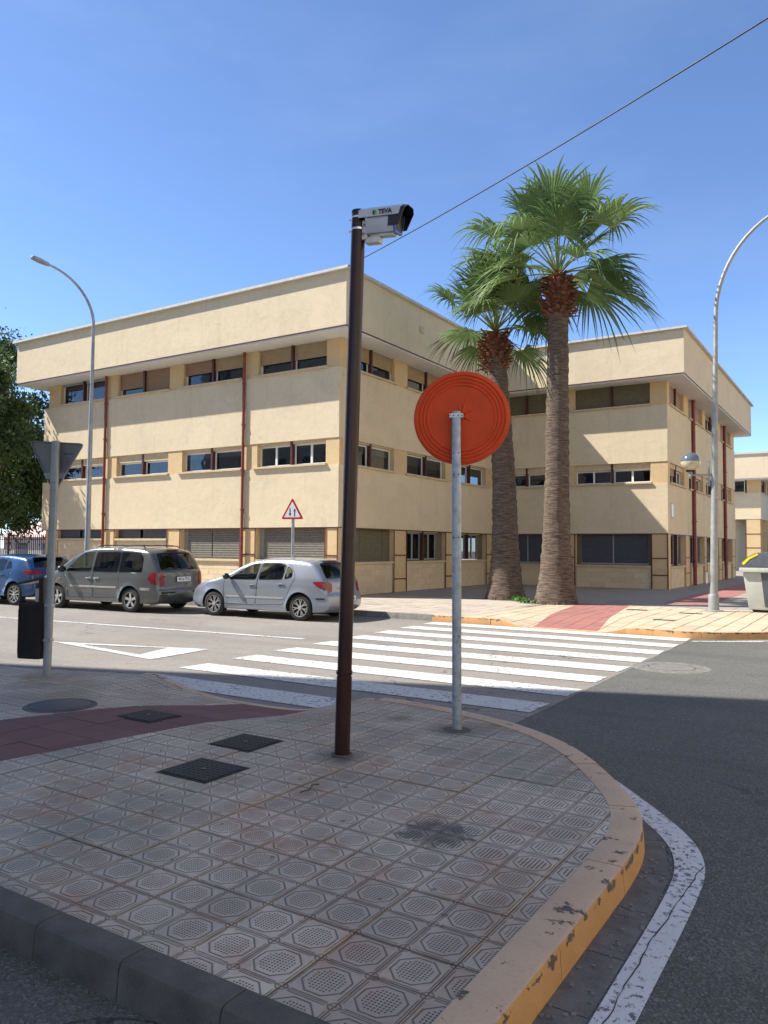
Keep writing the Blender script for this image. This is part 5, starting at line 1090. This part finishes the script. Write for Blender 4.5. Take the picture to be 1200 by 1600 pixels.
def make_car(name, label, loc, rz, L, W, top, zb, wheels, Rw, rrim, style, paint, belt, H, doors, swin, tails, tailside, rearwin, windsh, tum=.17, plate=None, wheelw=.21, glass_=None, glass_front=None, rearglass=None, rake=.09, front_t=.17, bump_z=None, extras=None, seats=True, arch=.06, archtrim=False):
    car = thing(name, label, 'car', loc, rz, group='cars parked along the far kerb', local=True)
    T = smooth_line(top, 2); loop = T + [(x_, zb) for x_ in (top[-1][0] - .05,)]  # front bottom
    # bottom with wheel arches (drawn from front to rear)
    bot = []; ra = Rw + arch
    for wx in sorted(wheels, reverse=True):
        dz = Rw - zb; hx = math.sqrt(max(0, ra * ra - dz * dz)); a0 = math.atan2(-dz, hx); a1 = PI - a0
        for k in range(19): a = a0 + (a1 - a0) * k / 18; bot.append((wx + ra * math.cos(a), Rw + ra * math.sin(a)))
    loop = T + bot
    def yf(x_, z_, rnd_=True):
        b_ = W / 2; xe = x_ - top[1][0]; xf = L - x_
        b_ -= rake * max(0, 1 - xe / .75) ** 2.0; b_ -= front_t * max(0, 1 - xf / 1.1) ** 2.0
        if z_ > belt: f_ = (z_ - belt) / (H - belt); b_ -= tum * f_ ** 1.15 + .012
        else: b_ -= .018 * max(0, (z_ - belt + .16) / .16) ** 2
        b_ -= .022 * math.exp(-((z_ - .50) / .09) ** 2) * 0.5
        if z_ < .36: b_ -= .05 * ((.36 - z_) / .2) ** 1.5
        for wx in wheels:
            q_ = math.hypot(x_ - wx, z_ - Rw); b_ += .022 * max(0, 1 - abs(q_ - ra) / .10)
        if rnd_:
            d_ = seg_dist(x_, z_, T); r_ = .085
            if d_ < r_: b_ -= r_ * (1 - math.sqrt(max(0, 1 - (1 - d_ / r_) ** 2))) * .75
        return b_
    regs = []
    for k, dpoly in enumerate(doors):
        if k < len(swin) and swin[k]:
            for wi_, wp in enumerate(swin[k]): regs.append((('win', k, wi_), round_poly(wp, .05)))
            for wi_, wp in enumerate(swin[k]): regs.append((('trim', k, wi_), off_poly(round_poly(wp, .05), .022)))
        regs.append((('door', k), round_poly(dpoly, .07)))
    for k, dpoly in enumerate(doors): regs.append((('seam', k), off_poly(round_poly(dpoly, .07), .011)))
    for wi_, wp in enumerate(swin[len(doors)] if len(swin) > len(doors) else []): regs.append((('qwin', wi_), round_poly(wp, .05))); regs.append((('qtrim', wi_), off_poly(round_poly(wp, .05), .022)))
    for tp_ in tailside: regs.append((('tail',), round_poly(tp_, .03)))
    order = sorted(range(len(regs)), key=lambda i: {'win': 0, 'qwin': 0, 'trim': 1, 'qtrim': 1, 'door': 2, 'seam': 3, 'tail': 4}[regs[i][0][0]]); regs = [regs[i] for i in order]
    pts = []; gx = .06; x_ = 0
    while x_ < L:
        z_ = zb
        while z_ < H + .1:
            if inpoly(x_, z_, loop) and seg_dist(x_, z_, loop + [loop[0]]) > .012: pts.append((x_, z_))
            z_ += .045
        x_ += gx
    for dd in (.010, .028, .055):
        for i in range(2, len(T) - 2):
            tx, tz = T[i + 1][0] - T[i - 1][0], T[i + 1][1] - T[i - 1][1]; l_ = math.hypot(tx, tz) or 1; p = (T[i][0] + tz / l_ * dd, T[i][1] - tx / l_ * dd)
            if inpoly(p[0], p[1], loop): pts.append(p)
    vo, reg = cdt(loop, regs, pts); yy = [yf(v.x, v.y) for v in vo]; doorobj = {}
    def mesh_from(tris, sgn, inset=0):
        mp = {}; mb = MB()
        for f in tris:
            idx = []
            for i in f:
                if i not in mp: mp[i] = len(mb.v); mb.v.append(Vector((vo[i].x, sgn * (yy[i] - inset), vo[i].y)))
                idx.append(mp[i])
            mb.f.append(tuple(idx) if sgn < 0 else tuple(idx[::-1]))
        return mb
    glass_ = glass_ or m_cglass
    body = MB()
    for sgn in (1, -1):
        m_ = mesh_from(reg.get('body', []), sgn); body.add(m_.v, m_.f)
        for key, tris in sorted(((k_, v_) for k_, v_ in reg.items() if k_ != 'body'), key=lambda kv: {'door': 0}.get(kv[0][0], 1)):
            if key[0] == 'door': doorobj[(sgn, key[1])] = mesh_from(tris, sgn).build('door', paint, car, smooth=True, sharp=30)
            elif key[0] == 'seam': mesh_from(tris, sgn, .006).build('door_gap', m_black, car)
            elif key[0] == 'trim': mesh_from(tris, sgn, .003).build('window_trim', m_black, doorobj.get((sgn, key[1]), car))
            elif key[0] == 'qtrim': mesh_from(tris, sgn, .003).build('window_trim', m_black, car)
            elif key[0] == 'win': mesh_from(tris, sgn, .008).build('side_window', (glass_front or glass_) if key[1] == 0 else glass_, doorobj.get((sgn, key[1]), car), smooth=True)
            elif key[0] == 'qwin': mesh_from(tris, sgn, .008).build('quarter_window', glass_, car, smooth=True)
            elif key[0] == 'tail': mesh_from(tris, sgn, -.004).build('tail_light', m_tail, car, smooth=True)
    # top skin in (s, y) space
    sl = [0]
    for i in range(1, len(T)): sl.append(sl[-1] + math.hypot(T[i][0] - T[i - 1][0], T[i][1] - T[i - 1][1]))
    def at(s_):
        s_ = max(0, min(sl[-1] - 1e-6, s_))
        for i in range(1, len(sl)):
            if s_ <= sl[i]: f_ = (s_ - sl[i - 1]) / (sl[i] - sl[i - 1] or 1); return T[i - 1][0] + (T[i][0] - T[i - 1][0]) * f_, T[i - 1][1] + (T[i][1] - T[i - 1][1]) * f_, i
    def s_at_z(z_, rear=True):      # s where the outline reaches height z on the rear (or front) side
        if rear:
            for i in range(1, len(T)):
                if T[i][1] >= z_: f_ = (z_ - T[i - 1][1]) / (T[i][1] - T[i - 1][1] or 1); return sl[i - 1] + f_ * (sl[i] - sl[i - 1])
        for i in range(len(T) - 1, 0, -1):
            if T[i - 1][1] >= z_: f_ = (z_ - T[i][1]) / (T[i - 1][1] - T[i][1] or 1); return sl[i] + f_ * (sl[i - 1] - sl[i])
    wv = [yf(T[i][0], T[i][1]) for i in range(len(T))]
    Smax = sl[-1]; loop2 = [(s_, -1.0) for s_ in sl] + [(s_, 1.0) for s_ in sl[::-1]]
    def rp(zr): return s_at_z(zr)
    regs2 = []
    z0, z1, u0, u1 = rearwin; regs2.append((('rear_window',), round_poly([(rp(z0), -u0), (rp(z1), -u1), (rp(z1), u1), (rp(z0), u0)], .06)))
    regs2.append((('rw_trim',), off_poly(regs2[-1][1], .018)))
    z0, z1, u0, u1 = windsh; f0, f1 = s_at_z(z0, False), s_at_z(z1, False); regs2.append((('windscreen',), [(f1, -u1), (f0, -u0), (f0, u0), (f1, u1)]))
    for (kz, poly) in tails:
        regs2.append((('tail', kz), [(rp(z_), u_) for z_, u_ in poly])); regs2.append((('tail', kz + '_'), [(rp(z_), -u_) for z_, u_ in poly][::-1]))
    pts2 = []; ns_ = int(Smax / .06)
    for i in range(1, ns_):
        for j in range(-9, 10): pts2.append((Smax * i / ns_, j / 10))
    vo2, reg2 = cdt(loop2, regs2, pts2)
    def map2(v):
        x_, z_, i = at(v.x); i0, i1 = max(0, i - 2), min(len(T) - 1, i + 1); tx, tz = T[i1][0] - T[i0][0], T[i1][1] - T[i0][1]; l_ = math.hypot(tx, tz) or 1; nx, nz = -tz / l_, tx / l_
        f_ = (v.x - sl[i - 1]) / (sl[i] - sl[i - 1] or 1); w_ = wv[i - 1] + (wv[i] - wv[i - 1]) * f_; u_ = v.y; bul = (.045 + .055 * abs(nx)) * (1 - u_ * u_)
        return Vector((x_ + nx * bul, u_ * w_, z_ + nz * bul))
    P3 = [map2(v) for v in vo2]
    nrm_in = .006
    def m2(tris, push=0):
        mp = {}; mb = MB()
        for f in tris:
            idx = []
            for i in f:
                if i not in mp:
                    mp[i] = len(mb.v); p = P3[i].copy(); cx_ = L / 2; dv = Vector((p.x - cx_, 0, p.z - H * .45)).normalized(); mb.v.append(p + dv * push)
                idx.append(mp[i])
            mb.f.append(tuple(idx[::-1]))
        return mb
    for key, tris in reg2.items():
        if key == 'body': m_ = m2(tris); body.add(m_.v, m_.f)
        elif key[0] == 'rear_window': m2(tris, -.004).build('rear_window', rearglass or glass_, car, smooth=True)
        elif key[0] == 'rw_trim': m2(tris, -.002).build('window_trim', m_black, car, smooth=True)
        elif key[0] == 'windscreen': m2(tris, -.003).build('windscreen', glass_front or glass_, car, smooth=True)
        elif key[0] == 'tail': m2(tris, .004).build('tail_light', m_tailc if key[1].startswith('c') else m_tail, car, smooth=True)
    bo = body.build('body', paint, car); bm = bmesh.new(); bm.from_mesh(bo.data); bmesh.ops.remove_doubles(bm, verts=bm.verts, dist=.0015); bm.to_mesh(bo.data); bm.free()
    bo.data.polygons.foreach_set('use_smooth', [True] * len(bo.data.polygons)); bo.data.set_sharp_from_angle(angle=R(38))
    # underbody, wheel housings, interior
    MB().box(.25, L - .25, -W / 2 + .12, W / 2 - .12, zb - .02, zb + .10).build('underbody', m_under, car)
    for wx in wheels:
        for sg in (1, -1):
            g = MB(); n_ = 16; g2 = [(wx + (ra + .004) * math.cos(PI * k / n_), Rw + (ra + .004) * math.sin(PI * k / n_)) for k in range(n_ + 1)]
            g.add([(p[0], sg * (W / 2 - .03), p[1]) for p in g2] + [(p[0], sg * (W / 2 - .40), p[1]) for p in g2], [(i, i + 1, n_ + 2 + i, n_ + 1 + i) for i in range(n_)] + [tuple(range(n_ + 1, 2 * n_ + 2))]); g.build('wheel_housing', m_under, car)
    for wx in wheels:
        for sg in (1, -1): make_wheel(car, wx, sg * (W / 2 - wheelw / 2 - .015), Rw, rrim, wheelw, style, sg)
    if seats:
        it = MB()
        for (sx, sy, ww) in ((2.0, .38, .24), (2.0, -.38, .24), (1.12, 0, .58)):
            it.prism_dir([(sx - .18, sy - ww, .42), (sx + .42, sy - ww, .42), (sx + .42, sy - ww, .58), (sx - .05, sy - ww, .60), (sx - .22, sy - ww, belt + .14), (sx - .34, sy - ww, belt + .12)], (0, 2 * ww, 0))
            for hy in ((0,) if ww < .3 else (-.36, .36, 0)): it.box(sx - .35, sx - .25, sy + hy - .12, sy + hy + .12, belt + .12, belt + .34)
        it.box(L * .70, L * .74, -W / 2 + .16, W / 2 - .16, .5, belt + .02); it.build('seats', m_seat, car, bevel=.0)
        MB().box(.35, L * .72, -W / 2 + .14, W / 2 - .14, .32, .40).build('cabin_floor', m_seat, car)
    if plate:
        px, pz, txt, tilt = plate; pm = MB().box(px - .012, px, -.27, .27, pz - .065, pz + .065).build('number_plate', m_platew, car); text_obj('plate_text', txt, .105, m_ink, pm, frame_mat((px - .014, 0, pz), (0, -1, 0), (0, 0, 1)), .0006, .001)
        MB().box(px - .011, px - .003, -.285, .285, pz - .08, pz + .08).build('plate_frame', m_black, car)
    car['_yf'] = 0
    del car['_yf']
    return car, yf, map2, s_at_z
def handle(car, yf, x_, z_, mat, w_=.2):
    y_ = yf(x_, z_); g = MB(); g.box(x_ - w_ / 2, x_ + w_ / 2, y_ + .01, y_ + .032, z_ - .016, z_ + .016); g.build('door_handle', mat, car, bevel=.008); h = MB(); ellipsoid(h, (x_, y_ + .002, z_ - .006), (w_ * .35, .006, .034), 12, 6); h.build('handle_recess', m_black, car, smooth=True)
def mirror(car, yf, x_, z_, mat, s_=1):
    for sg in (1, -1):
        y_ = yf(x_, z_); g = MB(); ellipsoid(g, (x_ + .03, sg * (y_ + .15 * s_), z_ + .04), (.085 * s_, .115 * s_, .085 * s_), 16, 10); g.tube([(x_, sg * (y_ - .01), z_), (x_ + .02, sg * (y_ + .08), z_ + .01)], .025, 8); g.build('wing_mirror', mat, car, smooth=True)
def strip(car, yf, name, xa, xb, z_, h_, mat, out=.008):
    n_ = 24
    for sg in (1, -1):
        mb = MB(); P = []
        for k in range(n_ + 1): x_ = xa + (xb - xa) * k / n_; y_ = yf(x_, z_); P += [(x_, sg * (y_ - .004), z_ - h_ / 2), (x_, sg * (y_ + out), z_ - h_ / 2 + .004), (x_, sg * (y_ + out), z_ + h_ / 2 - .004), (x_, sg * (y_ - .004), z_ + h_ / 2)]
        mb.add(P, [(k * 4 + a, k * 4 + a + 1, k * 4 + a + 5, k * 4 + a + 4) for k in range(n_) for a in range(3)]).build(name, mat, car, recalc=True)
def wheel_place(pr_, pf_, rear_off, Y_out, W):
    a, b = Vector(pr_), Vector(pf_); d = (b - a).normalized(); rz = math.atan2(d.y, d.x); left = Vector((-d.y, d.x)); # local +y
    o_ = a - d * rear_off - left * (W / 2 - .06); return (o_.x, o_.y, 0), rz
# silver hatchback
WA = 1.75; loc, rz = wheel_place((-11.98, 14.98), (-14.58, 14.80), .78, 0, WA)
topA_ = [(.16, .22), (.03, .30), (.0, .46), (.02, .60), (.09, .66), (.12, .90), (.17, .99), (.42, 1.30), (.52, 1.385), (.75, 1.435), (1.3, 1.465), (1.9, 1.455), (2.35, 1.39), (2.75, 1.20), (3.08, 1.02), (3.35, .95), (3.75, .87), (4.02, .76), (4.18, .62), (4.25, .46), (4.22, .30), (4.12, .22)]
d1 = [(2.10, .34), (3.02, .34), (3.06, .60), (3.05, .92), (2.80, 1.06), (2.30, 1.36), (1.98, 1.40), (2.03, .95)]; d2 = [(1.24, .38), (2.08, .34), (2.01, .95), (1.96, 1.40), (1.45, 1.41), (1.10, 1.32), (.92, 1.05), (1.05, .80), (1.18, .55)]
w1 = [[(2.08, .965), (2.88, .955), (2.55, 1.15), (2.27, 1.315), (2.02, 1.345)]]; w2 = [[(1.30, .985), (1.98, .965), (1.93, 1.345), (1.45, 1.35), (1.24, 1.30)], [(1.02, 1.04), (1.22, .99), (1.18, 1.28), (1.05, 1.20)]]
car, yf, mp, sz = make_car('hatchback_car', 'silver-blue five-door hatchback parked behind the brown pole', (loc[0] + .12, loc[1], 0), rz, 4.25, WA, topA_, .22, (.78, 3.39), .315, .215, 'double7', m_silver, .96, 1.465, [d1, d2], [w1, w2],
    [('r', [(.66, .99), (.70, .78), (.88, .74), (.94, .92), (.93, .99)])], [[(.06, .72), (.30, .82), (.44, .93), (.22, .95), (.13, .93)]], (1.01, 1.33, .88, .80), (1.03, 1.38, .84, .80), plate=(-.09, .52, '4832 DKN', 0), tum=.17)
handle(car, yf, 2.18, .82, m_silver); handle(car, yf, 1.32, .86, m_silver); mirror(car, yf, 2.86, .98, m_black, .9); strip(car, yf, 'side_moulding', 1.25, 3.0, .52, .05, m_grey_al)
strip(car, yf, 'bumper_moulding', .12, .34, .54, .04, m_black)
g = MB(); g.tube([(.0, -.4, .31), (-.0, -.4, .31)], .02, 8)
MB().box(.44, .60, -.35, .35, 1.425, 1.445).build('rear_spoiler', m_silver, car); MB().box(.40, .43, -.16, .16, 1.385, 1.405).build('brake_light', m_tail, car)
MB().tube([(.12, .0, 1.04), (.17, -.42, 1.12)], .01, 6).build('rear_wiper', m_black, car); MB().box(-.035, .0, -.3, .3, .76, .80).build('chrome_strip', m_chrome, car)
car.scale = (1.035, 1.02, 1.025)
# grey minivan
WV = 1.98; loc, rz = wheel_place((-17.05, 14.12), (-19.93, 13.90), .98, 0, WV)
topV = [(.18, .26), (.04, .32), (.0, .48), (.02, .60), (.07, .66), (.08, 1.05), (.12, 1.14), (.36, 1.56), (.46, 1.66), (.75, 1.71), (1.5, 1.75), (2.5, 1.745), (2.95, 1.68), (3.4, 1.43), (3.85, 1.14), (4.05, 1.06), (4.4, .98), (4.65, .86), (4.78, .68), (4.80, .48), (4.74, .32), (4.62, .26)]
d1 = [(2.42, .36), (3.38, .36), (3.42, .70), (3.62, 1.06), (3.30, 1.40), (2.90, 1.66), (2.38, 1.68)]; d2 = [(1.42, .40), (2.40, .36), (2.36, 1.68), (1.42, 1.69), (1.40, 1.0)]
w1 = [[(2.50, 1.085), (3.48, 1.085), (3.18, 1.36), (2.86, 1.585), (2.47, 1.61)]]; w2 = [[(1.46, 1.085), (2.42, 1.085), (2.38, 1.61), (1.46, 1.625)]]; w3 = [[(.58, 1.10), (1.42, 1.085), (1.42, 1.625), (.74, 1.60), (.60, 1.48)]]
car, yf, mp, sz = make_car('minivan_car', 'grey-green minivan with roof rails parked between the hatchback and the blue car', loc, rz, 4.8, WV, topV, .26, (.98, 3.86), .335, .215, 'five', m_vangrey, 1.04, 1.75, [d1, d2], [w1, w2, w3],
    [('r', [(.72, .995), (.74, .82), (.98, .80), (1.09, .90), (1.09, .995)]), ('c', [(.84, .93), (.84, .82), (.96, .82), (.96, .93)])], [[(.09, .74), (.26, .80), (.36, .92), (.34, 1.02), (.24, 1.09), (.10, 1.09)]], (1.16, 1.58, .90, .84), (1.12, 1.66, .86, .80), plate=(-.030, .90, '9416 FTN', 0), tum=.16, rearglass=m_cglass_dark, glass_=m_cglass_dark, glass_front=m_cglass, wheelw=.22, rake=.12)
handle(car, yf, 2.55, .90, m_chrome); handle(car, yf, 2.24, .90, m_chrome); mirror(car, yf, 3.45, 1.10, m_black, 1.15); strip(car, yf, 'side_moulding', 1.5, 3.3, .66, .05, m_grey_al); strip(car, yf, 'lower_cladding', .30, .62, .64, .07, m_galv)
for sg in (1, -1):
    MB().tube([(.75, sg * .66, 1.745), (.85, sg * .66, 1.80), (2.4, sg * .66, 1.815), (2.55, sg * .66, 1.78)], .018, 8).build('roof_rail', m_black, car, smooth=True)
for x_ in (1.0, 1.9): MB().tube([(x_, -.66, 1.81), (x_, .66, 1.81)], .016, 8).build('cross_bar', m_black, car)
MB().box(-.07, .16, -.80, .80, .53, .575).build('bumper_step', m_black, car, bevel=.012); MB().box(-.04, .10, -.84, .84, .30, .50).build('rear_bumper', simple('dark_bumper_plastic', (.035, .035, .035), .6), car, bevel=.03)
MB().box(.36, .42, -.2, .2, 1.69, 1.715).build('brake_light', m_tail, car); g = MB(); ellipsoid(g, (3.75, yf(3.75, .86) + .004, .86), (.035, .008, .018)); g.build('side_repeater', m_amber, car)
# blue hatchback
WB = 1.82; rzb = rz; rb = Vector((-21.75, 13.72)); pf_ = rb + Vector((-2.7, -.2)); loc, rz = wheel_place(tuple(rb), tuple(pf_), .82, 0, WB)
topB = [(.16, .30), (.04, .36), (.0, .52), (.03, .68), (.08, .76), (.12, .98), (.20, 1.10), (.36, 1.27), (.44, 1.38), (.62, 1.43), (1.3, 1.49), (2.0, 1.48), (2.45, 1.42), (2.85, 1.23), (3.22, 1.04), (3.5, .98), (3.95, .90), (4.22, .76), (4.34, .60), (4.38, .45), (4.34, .32), (4.22, .28)]
d1 = [(2.15, .36), (3.12, .36), (3.16, .66), (3.15, .96), (2.88, 1.10), (2.40, 1.38), (2.05, 1.42), (2.08, .96)]; d2 = [(1.28, .40), (2.13, .36), (2.06, .96), (2.03, 1.42), (1.5, 1.43), (1.12, 1.34), (.95, 1.12), (1.10, .84), (1.22, .58)]
w1 = [[(2.13, .99), (2.98, .99), (2.64, 1.19), (2.35, 1.335), (2.09, 1.365)]]; w2 = [[(1.30, 1.04), (2.04, .99), (2.0, 1.365), (1.5, 1.37), (1.26, 1.34)], [(.98, 1.12), (1.22, 1.06), (1.18, 1.32), (1.05, 1.28)]]
car, yf, mp, sz = make_car('hatchback_car', 'blue hatchback with small roof spoiler at the left edge, partly behind the litter bin', loc, rz, 4.38, WB, topB, .28, (.82, 3.52), .335, .24, 'double5', m_bluecar, .99, 1.49, [d1, d2], [w1, w2],
    [('r', [(.90, .99), (.92, .62), (1.00, .60), (1.06, .80), (1.06, .99)])], [[(.10, .90), (.34, .96), (.50, 1.04), (.32, 1.06), (.14, 1.05)]], (1.12, 1.36, .88, .80), (1.04, 1.40, .84, .80), plate=(-.095, .60, '5107 LHC', 0), glass_=m_cglass_dark, glass_front=m_cglass, archtrim=True)
handle(car, yf, 2.22, .86, m_bluecar); handle(car, yf, 1.36, .90, m_bluecar); mirror(car, yf, 2.95, 1.0, m_black, 1)
MB().box(.28, .50, -.55, .55, 1.425, 1.45).build('rear_spoiler', m_bluecar, car, bevel=.008); MB().box(-.02, .12, -.72, .72, .34, .50).build('rear_bumper', m_black, car, bevel=.03); MB().tube([(.55, 0, 1.46), (.50, 0, 1.53)], .02, 8).build('antenna', m_black, car)
print('objects', len(bpy.data.objects))
